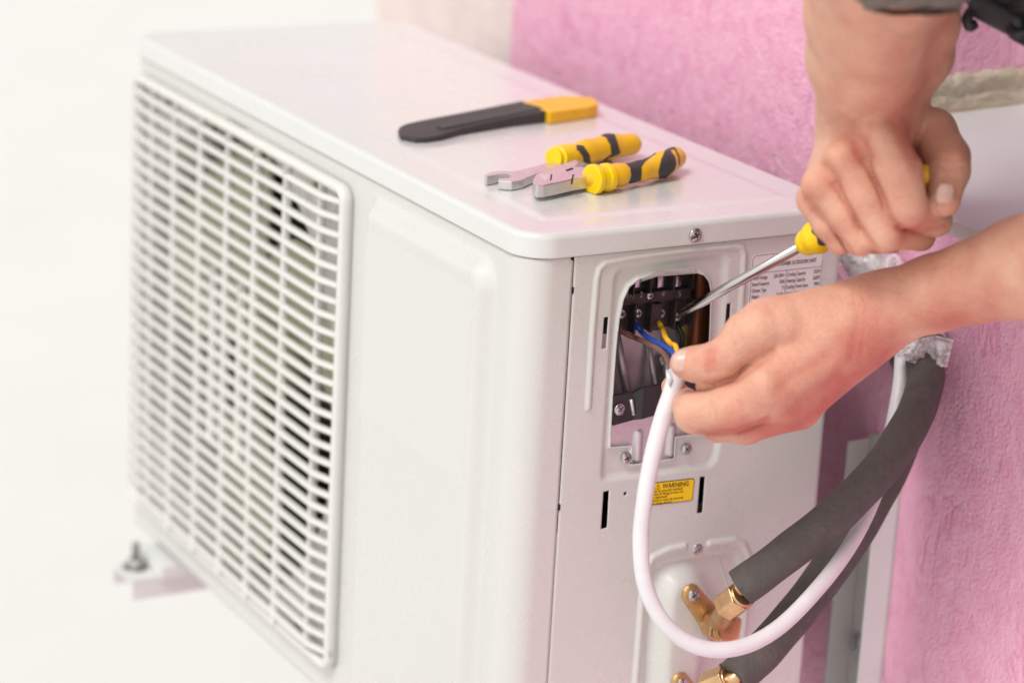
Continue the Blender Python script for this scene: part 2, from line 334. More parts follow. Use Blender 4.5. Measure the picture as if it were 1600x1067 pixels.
# ------------------------------------------------------------------ relief panels
def smooth(a, b, x): t = np.clip((x - a) / (b - a), 0, 1); return t * t * (3 - 2 * t)
def relief(s0, s1, t0, t1, step, place, hfun, hole=None, thick=.001):
    ns = int(round((s1 - s0) / step)) + 1; nt_ = int(round((t1 - t0) / step)) + 1
    S, T = np.meshgrid(np.linspace(s0, s1, ns), np.linspace(t0, t1, nt_), indexing='ij')
    S = S.copy(); T = T.copy(); keep = np.ones((ns - 1, nt_ - 1), bool)
    if hole is not None:
        Sc = (S[:-1, :-1] + S[1:, 1:]) / 2; Tc = (T[:-1, :-1] + T[1:, 1:]) / 2; keep = hole(Sc, Tc) > 0
        pad = np.zeros((ns + 1, nt_ + 1), int); pad[1:-1, 1:-1] = keep
        use = pad[:-1, :-1] + pad[1:, :-1] + pad[:-1, 1:] + pad[1:, 1:]
        full = np.full((ns, nt_), 4); full[0, :] = full[-1, :] = 2; full[:, 0] = full[:, -1] = 2
        bd = (use > 0) & (use < full)
        for _ in range(3):
            e = step * .05; d = hole(S, T); gx = (hole(S + e, T) - d) / e; gy = (hole(S, T + e) - d) / e; g = np.maximum(np.hypot(gx, gy), .3)
            S = np.where(bd, S - d * gx / g, S); T = np.where(bd, T - d * gy / g, T)
    H = hfun(S, T); P, N = place(S, T); V = P + N * H[..., None]; ids = np.arange(ns * nt_).reshape(ns, nt_)
    q = np.stack([ids[:-1, :-1][keep], ids[1:, :-1][keep], ids[1:, 1:][keep], ids[:-1, 1:][keep]], 1)
    used = np.unique(q); mp = -np.ones(ns * nt_, int); mp[used] = np.arange(len(used))
    Vf = V.reshape(-1, 3)[used]; Nf = np.broadcast_to(N, V.shape).reshape(-1, 3)[used]; q = mp[q]
    # give the sheet its thickness: a back layer and a rim along every open edge
    nv = len(Vf); back = Vf - Nf * thick; qb = q[:, ::-1] + nv
    ed = np.vstack([q[:, [0, 1]], q[:, [1, 2]], q[:, [2, 3]], q[:, [3, 0]]]); key = np.sort(ed, 1)
    k = key[:, 0] * (nv + 1) + key[:, 1]; _, inv, cnt = np.unique(k, return_inverse=True, return_counts=True); op = ed[cnt[inv] == 1]
    rim = np.stack([op[:, 1], op[:, 0], op[:, 0] + nv, op[:, 1] + nv], 1)
    return quadmesh(np.vstack([Vf, back]), np.vstack([q, qb, rim]))

# ================================================================== OUTDOOR UNIT
D, WD, HT = .27, .724, .45
unit = thing('air_conditioner_outdoor_unit', 'large white air conditioner outdoor unit with slatted fan grille on wall brackets', 'air conditioner', (D / 2, WD / 2, -HT))

def rrect(x0, x1, y0, y1, r, n=10):
    out = []
    for cx, cy, a0 in ((x1 - r, y1 - r, 0), (x0 + r, y1 - r, 90), (x0 + r, y0 + r, 180), (x1 - r, y0 + r, 270)):
        for k in range(n + 1):
            a = math.radians(a0 + 90 * k / n); out.append((cx + r * math.cos(a), cy + r * math.sin(a)))
    return out
def rings(prof, x0, x1, y0, y1, r, n=10):                    # prof: list of (inset, z)
    V = []; F = []; m = 4 * (n + 1)
    for ins, z in prof: V += [(x, y, z) for x, y in rrect(x0 + ins, x1 - ins, y0 + ins, y1 - ins, max(r - ins, .003), n)]
    for i in range(len(prof) - 1):
        for k in range(m): F.append((i * m + k, i * m + (k + 1) % m, (i + 1) * m + (k + 1) % m, (i + 1) * m + k))
    F.append(tuple((len(prof) - 1) * m + k for k in range(m))); return pymesh(V, F)
LZ = .018
er = .0045
prof = [(.002, .0002), (0, .0002), (-.0004, .0012), (0, .003)] + [(0, LZ - er)] + [(er * (1 - math.cos(a)), LZ - er + er * math.sin(a)) for a in np.linspace(.2, math.pi / 2, 7)]
prof += [(.012, LZ), (.028, LZ), (.031, LZ + .0001), (.034, LZ + .0006), (.037, LZ + .0009), (.040, LZ + .0010), (.06, LZ + .0010)]
lid = link('top_cover', rings(prof, -.002, D + .002, -.002, WD + .002, .026, 14), M['lid'], unit)
wn = lid.modifiers.new('wn', 'WEIGHTED_NORMAL'); wn.keep_sharp = False
LT = LZ + .0010

# front casing: a sheet bent round both upright corners
RC = .022; SA = .0375 - RC; AR = math.pi / 2 * RC; ST = WD - 2 * RC; LEN = 2 * SA + 2 * AR + ST
def place_front(S, T):
    s = LEN - S                                              # distance from the seam on the side panel
    X = np.zeros_like(s); Y = np.zeros_like(s); NX = np.zeros_like(s); NY = np.zeros_like(s)
    a = s < SA; X[a] = RC + SA - s[a]; Y[a] = 0; NY[a] = -1
    b = (s >= SA) & (s < SA + AR); t = (s[b] - SA) / RC; X[b] = RC - RC * np.sin(t); Y[b] = RC - RC * np.cos(t); NX[b] = -np.sin(t); NY[b] = -np.cos(t)
    c = (s >= SA + AR) & (s < SA + AR + ST); X[c] = 0; Y[c] = RC + s[c] - SA - AR; NX[c] = -1
    d = (s >= SA + AR + ST) & (s < SA + 2 * AR + ST); t = (s[d] - SA - AR - ST) / RC
    X[d] = RC - RC * np.cos(t); Y[d] = WD - RC + RC * np.sin(t); NX[d] = -np.cos(t); NY[d] = np.sin(t)
    e = s >= SA + 2 * AR + ST; X[e] = RC + s[e] - (SA + 2 * AR + ST); Y[e] = WD; NY[e] = 1
    return np.stack([X, Y, T], -1), np.stack([NX, NY, np.zeros_like(NX)], -1)
FY = lambda S: LEN - S - SA - AR + RC                        # y on the flat of the front
FC = (.49, -.217); FR = .203
EB = (.0400, .2310, -.437, -.0110)                              # raised field beside the grille: y0 y1 z0 z1
def blur(h, r, n=3):
    for _ in range(n):
        for ax in (0, 1):
            p = [(0, 0), (0, 0)]; p[ax] = (r + 1, r); c = np.cumsum(np.pad(h, p, mode='edge'), axis=ax); m = h.shape[ax]
            h = (np.take(c, range(2 * r + 1, 2 * r + 1 + m), axis=ax) - np.take(c, range(0, m), axis=ax)) / (2 * r + 1)
    return h
def front_h(S, T):
    Y = FY(S); r = .012
    ramp = lambda a_, b_, x_: np.clip((x_ - a_) / (b_ - a_), 0, 1); a = ramp(0, .0085, Y - EB[0]); b = ramp(0, .007, EB[1] - Y); c = ramp(0, .0118, EB[3] - T); d = ramp(0, .012, T - EB[2])
    cx = np.clip(.020 - (Y - EB[0]), 0, None); cz = np.clip(.020 - (EB[3] - T), 0, None)
    corner = ramp(0, .0100, .020 - np.hypot(cx, cz))
    h = .0115 * np.minimum(np.minimum(b, d), np.where((cx > 0) & (cz > 0), corner, np.minimum(a, c)))
    return blur(h, 1, 1)
def front_hole(S, T): return np.hypot(FY(S) - FC[0], T - FC[1]) - FR
casing = relief(0, LEN, -HT, -.0006, .0022, place_front, front_h, front_hole, .0012)
link('front_casing', casing, M['paint'], unit)
# blank film label on the raised field
lb = [on(*q, 'x', -.01155) for q in ((575, 357), (739, 456), (721, 744), (562, 652))]
ly = [p[1] for p in lb]; lz = [p[2] for p in lb]
c_ = rrect(min(ly[1], ly[2]), max(ly[0], ly[3]), np.mean(lz[2:]), np.mean(lz[:2]), .003, 4)
me = pymesh([(-.01155, a, b) for a, b in c_] + [(-.0113, a, b) for a, b in c_],
            [tuple(range(len(c_)))] + [(i, (i + 1) % len(c_), len(c_) + (i + 1) % len(c_), len(c_) + i) for i in range(len(c_))])
link('blank_film', me, mat('clear_film', (.632, .638, .612), .28, coat=.5), unit, smooth=False)

# grille frame, slats and ribs
GY0, GY1, GZ0, GZ1 = .268, .707, -.4225, -.0135
def ring_yz(lo, hi, m):                                      # lo/hi: list of (inset, x) profile in the front plane
    V = []; F = []; n = 8; k4 = 4 * (n + 1)
    for ins, x in m: V += [(x, a, b) for a, b in rrect(GY0 + ins, GY1 - ins, GZ0 + ins, GZ1 - ins, max(.014 - ins, .002), n)]
    for i in range(len(m)):
        j = (i + 1) % len(m)
        for k in range(k4): F.append((i * k4 + k, i * k4 + (k + 1) % k4, j * k4 + (k + 1) % k4, j * k4 + k))
    return pymesh(V, F)
link('grille_frame', ring_yz(0, 0, [(0, -.0005), (0, -.008), (.0012, -.0098), (.003, -.0105), (.006, -.0100), (.0075, -.0085), (.0075, -.0005)]), M['plastic_white'], unit)
def bar(path, hh, dd, n=10):                                 # rounded bar swept along path; height hh (z or y), depth dd (x)
    P = np.array(path); m = len(P); V = []; F = []
    T = np.gradient(P, axis=0); T /= np.linalg.norm(T, axis=1)[:, None]
    for i in range(m):
        u = np.array([1., 0, 0]); u = u - T[i] * (u @ T[i]); u /= np.linalg.norm(u); w = np.cross(T[i], u)
        for k in range(n):
            a = 2 * math.pi * (k + .5) / n; c, s = math.cos(a), math.sin(a)
            V.append(P[i] + u * np.sign(c) * abs(c) ** .7 * dd / 2 + w * np.sign(s) * abs(s) ** .7 * hh / 2)
    for i in range(m - 1):
        for k in range(n): F.append((i * n + k, i * n + (k + 1) % n, (i + 1) * n + (k + 1) % n, (i + 1) * n + k))
    F.append(tuple(range(n))); F.append(tuple((m - 1) * n + k for k in range(n))[::-1]); return V, F
GV, GF = [], []
def addbar(path, hh, dd):
    v, f = bar(path, hh, dd); o = len(GV); GV.extend(v); GF.extend([tuple(i + o for i in q) for q in f])
NB = 29
for i in range(NB):
    z = GZ1 - .0145 - i * (GZ1 - GZ0 - .029) / (NB - 1)
    path = []
    for y in np.concatenate([np.linspace(GY0 + .007, GY0 + .045, 9), np.linspace(GY0 + .06, GY1 - .06, 12), np.linspace(GY1 - .045, GY1 - .007, 9)]):
        e = min(y - GY0, GY1 - y); bend = (1 - smooth(.006, .042, np.array(e))) ** 1.5
        path.append((-.0110 + .0065 * float(bend), y, z))
    addbar(path, .0045, .0075)
for k in range(7):
    y = .3096 + k * .0577
    addbar([(-.0106 + (.0035 if k in (0, 6) else 0), y, z) for z in np.linspace(GZ0 + .006, GZ1 - .006, 14)], .0040, .0078)
for y in (.5073, .4496): addbar([(-.0100, y, z) for z in np.linspace(-.30, -.14, 6)], .0040, .0100)
link('grille_slats', pymesh(GV, GF), M['plastic_white'], unit)
me = []
for (y, z) in ((.325, GZ1 - .0115), (.43, GZ1 - .0115), (.53, GZ1 - .0115), (.63, GZ1 - .0115), (.34, GZ0 + .011), (.56, GZ0 + .011)):
    me.append(box(-.0072, -.0012, y, y + .0035, z - .004, z + .004))
CLM = mat('olive_clip', (.28, .26, .16), .7)  # even olive tone of the small clips
for q in me: link('grille_clip', q, CLM, unit)

# fan, shroud, coil and carcass
V, F = [], []; n = 96
for i, (r, x) in enumerate([(FR + .0, .0005), (FR - .004, .006), (FR - .006, .014), (FR - .006, .055)]):
    V += [(x, FC[0] + r * math.cos(2 * math.pi * k / n), FC[1] + r * math.sin(2 * math.pi * k / n)) for k in range(n)]
    if i: F += [((i - 1) * n + k, (i - 1) * n + (k + 1) % n, i * n + (k + 1) % n, i * n + k) for k in range(n)]
link('fan_shroud', pymesh(V, F), M['paint'], unit)
fan = bpy.data.objects.new('fan', None); COL.objects.link(fan); fan.parent = unit; fan.location = (.04 - D / 2, FC[0] - WD / 2, FC[1] + HT)
V, F = [], []; n = 28
for i, (r, x) in enumerate([(.001, .018), (.028, .02), (.040, .026), (.042, .034), (.042, .062), (.03, .066)]):
    V += [(x, FC[0] + r * math.cos(2 * math.pi * k / n), FC[1] + r * math.sin(2 * math.pi * k / n)) for k in range(n)]
    if i: F += [((i - 1) * n + k, (i - 1) * n + (k + 1) % n, i * n + (k + 1) % n, i * n + k) for k in range(n)]
link('hub', pymesh(V, F), M['fan'], fan)
for b in range(3):
    V, F = [], []; na, nr = 14, 10
    for i in range(nr):
        r = .04 + (.188 - .04) * i / (nr - 1); sweep = .55 * (r / .19) ** 1.3; wd = .50 + .42 * math.sin(math.pi * min(1, i / (nr - 1) * .75 + .1))
        for j in range(na):
            t = j / (na - 1); a = b * 2 * math.pi / 3 + 0.32 + sweep + (t - .5) * wd * 1.5
            V.append((.012 + .034 * t + .006 * math.sin(math.pi * t), FC[0] + r * math.cos(a), FC[1] + r * math.sin(a)))
    for i in range(nr - 1):
        for j in range(na - 1): F.append((i * na + j, i * na + j + 1, (i + 1) * na + j + 1, (i + 1) * na + j))
    o = link('blade', pymesh(V, F), M['fan'], fan); so_ = o.modifiers.new('s', 'SOLIDIFY'); so_.thickness = .002
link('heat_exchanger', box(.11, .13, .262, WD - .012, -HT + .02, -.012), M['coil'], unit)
link('base_pan', box(.004, D - .002, .004, WD - .004, -HT - .004, -HT + .012, .002), M['paint'], unit)
link('rear_panel', join([box(D - .0015, D, .008, WD - .022, -HT + .001, -.0008), box(.04, D - .0016, WD - .0012, WD, -HT + .001, -.0008),
                         box(.006, .109, .255, .2565, -HT + .014, -.006)]), M['inside'], unit)

# ------------------------------------------------------------------ side panel
P2 = lambda L: [sx(*q) for q in L]
HOLE = P2([(990, 697), (955, 699), (957, 655), (960, 600), (964, 545), (969, 500), (976, 468), (985, 449), (1000, 437), (1020, 432), (1060, 428.5), (1088, 427), (1101, 431), (1109, 441), (1112, 456),
           (1110, 520), (1105, 600), (1100, 676), (1056, 683), (1054, 714), (1051, 717), (991, 726), (988, 724)])
SLOTS = [P2(q) for q in ([(944, 496), (951, 495), (947, 544), (940, 545)], [(1136, 475), (1142, 474), (1139, 530), (1132, 531)],
                         [(943, 768), (952, 766), (949, 824), (939, 827)], [(1094, 745), (1102, 744), (1098, 801), (1089, 802)])]
VH = P2([(1085, 950), (1098, 945), (1112, 965), (1100, 975)])
DOTS = [(*sx(977, 771), .0014), (*sx(987, 724), .0009), (*sx(1053, 715), .0009)]
def side_hole(S, T):
    d = s_poly(S, T, HOLE)
    for q in SLOTS: d = np.minimum(d, s_poly(S, T, q))
    for x, z, r in DOTS: d = np.minimum(d, np.hypot(S - x, T - z) - r)
    d = np.minimum(d, np.where(T > -.2063, S - .0385, 1))
    return d
BEAD1 = P2([(919, 637), (926, 520), (933, 436), (937, 420), (946, 411), (992, 402), (1077, 391), (1150, 385), (1159, 388), (1163, 398), (1157, 500), (1150, 590)])
REC = P2([(958, 440), (961, 427), (971, 418), (1075, 402), (1125, 396), (1134, 399), (1138, 410), (1128, 690), (1121, 722), (1108, 733), (948, 752), (940, 750), (938, 741), (948, 600)])
BEAD2 = P2([(985, 1200), (993, 1067), (1003, 937), (1009, 890), (1020, 870), (1045, 858), (1069, 853)])
BEAD3 = P2([(1109, 849), (1147, 844), (1161, 850), (1170, 868), (1169, 900), (1160, 1000), (1140, 1200)])
REC2 = P2([(1016, 900), (1024, 884), (1042, 876), (1145, 862), (1154, 867), (1158, 880), (1150, 1000), (1130, 1200), (1003, 1200), (1006, 1000)])
MND = P2([(1022, 925), (1032, 897), (1050, 884), (1076, 880), (1094, 890), (1130, 948), (1128, 975), (1100, 1010), (1092, 1067), (1085, 1120), (1080, 1200), (1008, 1200), (1014, 1030)])
def side_h(S, T):
    h = np.zeros_like(S)
    bump = lambda d, w, a: a * np.clip(1 - (d / w) ** 2, 0, 1) ** 1.2
    h += bump(s_line(S, T, BEAD1), .0030, .0016)
    h -= .0032 * blur(smooth(0, .0045, -s_poly(S, T, REC)), 1, 2)
    h += .0026 * (1 - smooth(.0006, .0030, s_poly(S, T, HOLE)))
    h += bump(s_line(S, T, BEAD2), .0034, .0022) + bump(s_line(S, T, BEAD3), .0034, .0022)
    h -= .0025 * blur(smooth(0, .003, -s_poly(S, T, REC2)), 1, 2)
    h += .0135 * blur(smooth(0, .010, -s_poly(S, T, MND)), 3, 3)
    edge = np.minimum(S - .0375, D - S); h -= .0012 * (1 - smooth(0, .002, edge))
    h -= .002 * (1 - smooth(0, .005, D - S))
    return h
def place_side(S, T): return np.stack([S, np.zeros_like(S), T], -1), np.broadcast_to(np.array([0., -1, 0]), S.shape + (3,))
side = link('side_panel', relief(.0379, D, -HT, -.0006, .0009, place_side, side_h, side_hole, .001), M['paint'], unit)
# folded lip above the wiring opening
f3 = [on(*q, 'y', yy) for q, yy in (((1003, 437), -.002), ((1028, 423), -.006), ((1086, 416), -.006), ((1091, 427), -.002), ((1028, 432), .001), ((1003, 440), .002))]
me = pymesh(f3 + [p + np.array([0, .0009, -.0004]) for p in f3], [(0, 1, 2, 3, 4, 5), (11, 10, 9, 8, 7, 6)] + [(i, i + 6, (i + 1) % 6 + 6, (i + 1) % 6) for i in range(6)])
link('hole_lip', me, M['paint'], unit, smooth=False)
# black slits of the seam
link('seam_slit', join([box(.0374, .0392, -.0002, .001, sx(895, 459)[1], sx(895, 449)[1]), box(.0372, .0392, -.0002, .001, sx(872, 797)[1], sx(872, 788)[1]),
                        box(.0374, .0386, .0009, .0014, -HT, -.001)]), M['dark'], unit, smooth=False)

# dark compartment behind the panel
link('compartment', join([box(.0395, .1985, .075, .077, -.22, -.001), box(.0395, .041, .002, .075, -.22, -.001), box(.197, .1985, .002, .075, -.22, -.001),
                          box(.0395, .1985, .002, .075, -.222, -.22)]), M['inside'], unit, smooth=False)
me = [tube(spline([(.176 + .0 * i, .045, -.2), (.176, .045, -.1), (.178, .05, -.01)], 6), .0085, 18), tube(spline([(.192, .05, -.2), (.192, .05, -.1), (.19, .05, -.01)], 6), .0085, 18)]
link('copper_tubes', join(me), M['copper_dark'], unit)

# screws (one mesh, copied)
def screw_mesh():
    def f(P):
        x, y, z = P[..., 0], P[..., 1], P[..., 2]; r = np.hypot(x, y)
        dome = np.maximum(np.sqrt(x * x + y * y + (z + .0052) ** 2) - .0082, r - .0047); dome = np.maximum(dome, -z)
        c = np.minimum(np.maximum(np.abs(x) - .00062, np.abs(y) - .0024), np.maximum(np.abs(y) - .00062, np.abs(x) - .0024)); c = np.maximum(c, .0009 - z)
        return smax(dome, -c, .0003)
    me = sculpt(f, (-.0056, -.0056, -.001), (.0056, .0056, .004), .00022)
    v = np.empty(len(me.vertices) * 3); me.vertices.foreach_get('co', v); v = v.reshape(-1, 3)
    me.materials.append(M['screw']); me.materials.append(M['dark']); c = np.empty(len(me.polygons) * 3); me.polygons.foreach_get('center', c); c = c.reshape(-1, 3)
    inx = ((np.abs(c[:, 0]) < .0005) & (np.abs(c[:, 1]) < .0021)) | ((np.abs(c[:, 1]) < .0005) & (np.abs(c[:, 0]) < .0021))
    mi = (inx & (c[:, 2] < .0022) & (c[:, 2] > .0005)).astype(np.int32); me.polygons.foreach_set('material_index', mi); me.polygons.foreach_set('use_smooth', [True] * len(me.polygons)); me.update(); return me
SCREW = screw_mesh()
def screw(p, nrm, parent, s=1, rot=0, name='screw'):
    o = bpy.data.objects.new(name, SCREW); COL.objects.link(o); o.parent = parent
    off = Vector(); q = parent
    while q: off += Vector(q.matrix_basis.translation); q = q.parent
    o.location = Vector([float(a) for a in p]) - off
    o.rotation_euler = (Vector(nrm).to_track_quat('Z', 'Y') @ Matrix.Rotation(rot, 3, 'Z').to_quaternion()).to_euler(); o.scale = (s, s, s); return o
screw(on(1085.5, 367.5, 'y', -.002), (0, -1, 0), unit, 1.12, .5)
for q, s, r in (((978, 715), .92, .3), ((1072, 701), .92, .8)): screw(on(*q, 'y', .0022), (0, -1, .05), unit, s, r)
screw(on(1089, 857, 'y', .001), (0, -1, 0), unit, .95, .35)
screw(on(536, 314, 'x', -.006), (-1, 0, 0), unit, .9, .2); screw(on(516, 1018, 'x', -.006), (-1, 0, 0), unit, .9, .9)

# zinc plate with two pressed slots, clamp, back plate
zx0, zx1 = sx(953, 700)[0], sx(1112, 700)[0]
def zinc_h(S, T):
    h = 0
    for (a, b) in (((998, 678), (996, 716)), ((1050, 668), (1047, 708))):
        pa, pb = on(*a, 'y', .004), on(*b, 'y', .004); d = s_line(S, T, [(pa[0], pa[2]), (pb[0], pb[2])]); h = h + .0024 * np.clip(1 - (d / .0034) ** 2, 0, 1) ** .6
    return h
def place_zinc(S, T): return np.stack([S, np.full_like(S, .0045), T], -1), np.broadcast_to(np.array([0., -1, 0]), S.shape + (3,))
link('zinc_plate', relief(sx(953, 700)[0], sx(1112, 700)[0], sx(1000, 735)[1], on(1000, 648, 'y', .0045)[2], .0009, place_zinc, zinc_h, None, .001), M['zinc'], unit)
a = [on(*q, 'y', y) for q, y in (((958, 619), .0), ((990, 614), .0), ((1006, 606), -.004), ((1090, 592), -.004), ((1090, 630), -.004), ((1002, 655), -.004), ((990, 656), .0), ((958, 665), .0))]
me = pymesh([p - np.array([0, .0, 0]) for p in a] + [p + np.array([0, .0035, 0]) for p in a], [(0, 1, 6, 7), (1, 2, 5, 6), (2, 3, 4, 5)] + [(i, i + 8, (i + 1) % 8 + 8, (i + 1) % 8) for i in range(8)])
o = link('cable_clamp', me, M['black'], unit, smooth=False)
link('clamp_rib', tube([on(986, 624, 'y', -.001), on(990, 648, 'y', -.001)], .0013, 10), M['zinc'], unit)
screw(on(967, 639, 'y', -.0005), (.1, -1, .1), unit, .95, .6)
link('back_plate', join([box(.06, .17, .046, .048, -.20, -.06), ]), M['zinc'], unit, smooth=False)
me = []
for a_, b_, w in (((962, 520), (985, 640), .0034), ((1012, 530), (1030, 640), .0022), ((1040, 530), (1046, 630), .003)):
    pa, pb = on(*a_, 'y', .044), on(*b_, 'y', .03); me.append(tube([pa, pb], w, 10))
link('plate_edge', join(me), M['zinc'], unit)
screw(on(1036, 563, 'y', .042), (.2, -1, .2), unit, .95, .2)

# terminal block
TB = bpy.data.objects.new('terminal_block', None); COL.objects.link(TB); TB.parent = unit
tc_ = on(1015, 475, 'y', .03); TB.location = Vector(tc_) - Vector(unit.location)
def yb(u, v, y=.03): p = on(u, v, 'y', y); return p[0], p[2]
top = yb(1000, 425)[1]; mid = yb(1010, 472)[1]; bot = yb(1010, 516)[1]
xs = [yb(u, 490)[0] for u in (951, 987, 1012, 1028, 1049, 1079)]
bl = [box(yb(930, 470)[0], yb(1077, 470)[0], .032, .05, bot, top, .0008), box(yb(930, 470)[0], yb(1077, 470)[0], .0275, .034, yb(1010, 473)[1], yb(1010, 455)[1], .0008)]
for u in (953, 986, 1011.5, 1048, 1077):                       # barriers between the clamps
    x = yb(u, 492)[0]; bl.append(box(x - .0008, x + .0008, .0235, .034, bot, yb(1010, 471)[1], .0003))
for u in (984, 1010, 1046, 1076):
    x = yb(u, 446)[0]; bl.append(box(x - .0008, x + .0008, .0235, .034, yb(1010, 455)[1], top, .0003))
bl.append(box(yb(1013, 490)[0], yb(1028, 490)[0], .0245, .034, bot + .001, yb(1010, 473)[1], .0006))
link('block_body', join(bl), M['block'], TB, smooth=False)
for u, v in ((972, 490), (997, 489), (1033, 489), (1058, 495)): screw(on(u, v, 'y', .032), (-.2, -1, .1), TB, .78, random.random())
for u, v in ((1004, 496), (1044, 494), (1066, 500)): screw(on(u, v, 'y', .036), (0, -1, 0), TB, .55, .3)
screw(on(1016, 462, 'y', .0275), (0, -1, 0), TB, .68, .2)
me = [box(yb(u, v, .03)[0] - .0028, yb(u, v, .03)[0] + .0028, .029, .031, yb(u, v, .03)[1] - .004, yb(u, v, .03)[1] + .005, .0005) for u, v in ((996, 441), (1032, 441), (1060, 440))]
link('tab', join(me), M['screw'], TB)
tx = [text_mesh(s, .0062, on(u, v, 'y', .0272), (1, 0, 0), (0, 0, 1)) for s, u, v in (('N(1)', 970, 466), ('2', 999, 465), ('4', 1033, 464), ('5', 1059, 464))]
link('terminal_numbers', join(tx), M['numink'], TB, smooth=False)
link('earth_wire', tube(spline([on(1066, 510, 'y', .035), on(1069, 530, 'y', .035), on(1067, 552, 'y', .04)], 8), .0016, 10), M['w_green'], unit)
link('inner_wire', tube(spline([on(1057, 508, 'y', .03), on(1066, 525, 'y', .025), on(1063, 552, 'y', .03)], 8), .002, 10), M['black'], unit)

# rating label and warning sticker
X_, Z_ = (1, 0, 0), (0, 0, 1)
rx0, rx1 = .1895, .2520; rz1, rz0 = -.0135, -.105
def frame2d(pts, w, y, closed=True):
    P_ = np.array(pts); n = len(P_); V = []; F = []
    for i in range(n):
        a = P_[i - 1] if (closed or i) else P_[i]; b = P_[(i + 1) % n] if (closed or i < n - 1) else P_[i]; t = b - a; t = t / np.linalg.norm(t); nn = np.array([-t[1], t[0]])
        V += [(P_[i][0] + nn[0] * w / 2, y, P_[i][1] + nn[1] * w / 2), (P_[i][0] - nn[0] * w / 2, y, P_[i][1] - nn[1] * w / 2)]
    for i in range(n if closed else n - 1): j = (i + 1) % n; F.append((2 * i, 2 * i + 1, 2 * j + 1, 2 * j))
    return pymesh(V, F)
lab = link('rating_label', prism(rrect(rx0 - .001, rx1 + .001, rz0 - .001, rz1 + .001, .004, 5), -.0002, .0, ax='y'), mat('label_film', (.78, .755, .745), .36, coat=.2), unit, smooth=False)
ink = [frame2d(rrect(rx0, rx1, rz0, rz1, .0035, 5), .00035, -.0003)]
ux = lambda u, v=430: on(u, v, 'y', 0)[0]
zt = -.0272; xm = ux(1228)
ink.append(box(rx0, rx1, -.00035, -.0003, zt, zt + .0003)); ink.append(box(xm, xm + .0003, -.00035, -.0003, rz0, zt))
def fit(s_, size, x0, x1, z, bold=.00003):
    m_ = text_mesh(s_, size, (0, 0, 0), (1, 0, 0), (0, 0, 1), bold=bold); a = min(v.co.x for v in m_.vertices); b = max(v.co.x for v in m_.vertices)
    for v in m_.vertices: v.co = Vector((x0 + (v.co.x - a) * (x1 - x0) / (b - a), -.0004, z + v.co.z))
    ink.append(m_)
fit('AIR CONDITIONER OUTDOOR UNIT', .0040, rx0 + .009, ux(1273), zt + .0042, .00008)
rows = [('Rated Voltage', 25, '220-240V~', 20, 'Cooling Capacity', 32, '2550W', 12), ('Rated Frequency', 29, '50Hz', 9, 'Heating Capacity', 32, '2650W', 12), ('Climate Type', 25, 'T1', 4.5, 'Cooling Power Input', 38, '794W', 10),
        ('Weight', 13, '26.8kg', 13, 'Heating Power Input', 38, '734W', 10), ('Isolation', 15, 'I', 1, 'Refrigerant', 22, 'R410A', 12)]
for i, (a, wa, b, wb, c, wc, d, wd_) in enumerate(rows):
    z = zt - .0046 - i * .0048; k_ = 1 / 1940
    fit(a, .0040, rx0 + .0012, rx0 + .0012 + wa * k_, z); fit(b, .0040, xm - .0008 - wb * k_, xm - .0008, z)
    fit(c, .0040, xm + .001, xm + .001 + wc * k_, z); fit(d, .0040, rx1 - .001 - wd_ * k_, rx1 - .001, z)
link('label_print', join(ink), M['ink'], lab, smooth=False)
wq = [np.array([on(*q, 'y', 0)[0], on(*q, 'y', 0)[2]]) for q in ((1000, 791), (1081.5, 781.5), (1086.5, 745.5), (1005, 755.5))]
wx = (wq[1] - wq[0]) / np.linalg.norm(wq[1] - wq[0]); wy = np.array([-wx[1], wx[0]]); ww = np.linalg.norm(wq[1] - wq[0]); wh = abs((wq[3] - wq[0]) @ wy)
rot = lambda p: tuple(wq[0] + wx * p[0] + wy * p[1])
st = link('warning_sticker', prism([rot(p) for p in rrect(0, ww, 0, wh, .0022, 5)], -.0004, 0, ax='y'), M['warnink'], unit, smooth=False)
link('sticker_face', prism([rot(p) for p in rrect(.0006, ww - .0006, .0006, wh - .0006, .0018, 5)], -.00055, -.0002, ax='y'), M['warn'], st, smooth=False)
X3 = (wx[0], 0, wx[1]); Y3 = (wy[0], 0, wy[1])
wp = lambda a, b: (rot((a, b))[0], -.0008, rot((a, b))[1])
ink = [text_mesh('WARNING', .0052, wp(ww * .38, wh - .0051), X3, Y3, bold=.00007, sx_=.92)]
tri = [rot((ww * .38 - .0062 + a, wh - .0052 + b)) for a, b in ((0, 0), (.0048, 0), (.0024, .0040))]
ink.append(frame2d(tri, .0005, -.0008)); ink.append(text_mesh('!', .0036, wp(ww * .38 - .0042, wh - .0050), X3, Y3, bold=.0001))
for i, s in enumerate(('Unit must be securely earthed!', 'Ensure that all fixing screws are', 'securely tightened!', 'All conductors must be secured', 'with wire fixing device!')):
    ink.append(text_mesh(s, .0027, wp(.0024, wh - .0076 - i * .0024), X3, Y3, bold=.00003, sx_=.98))
link('sticker_print', join(ink), M['warnink'], st, smooth=False)

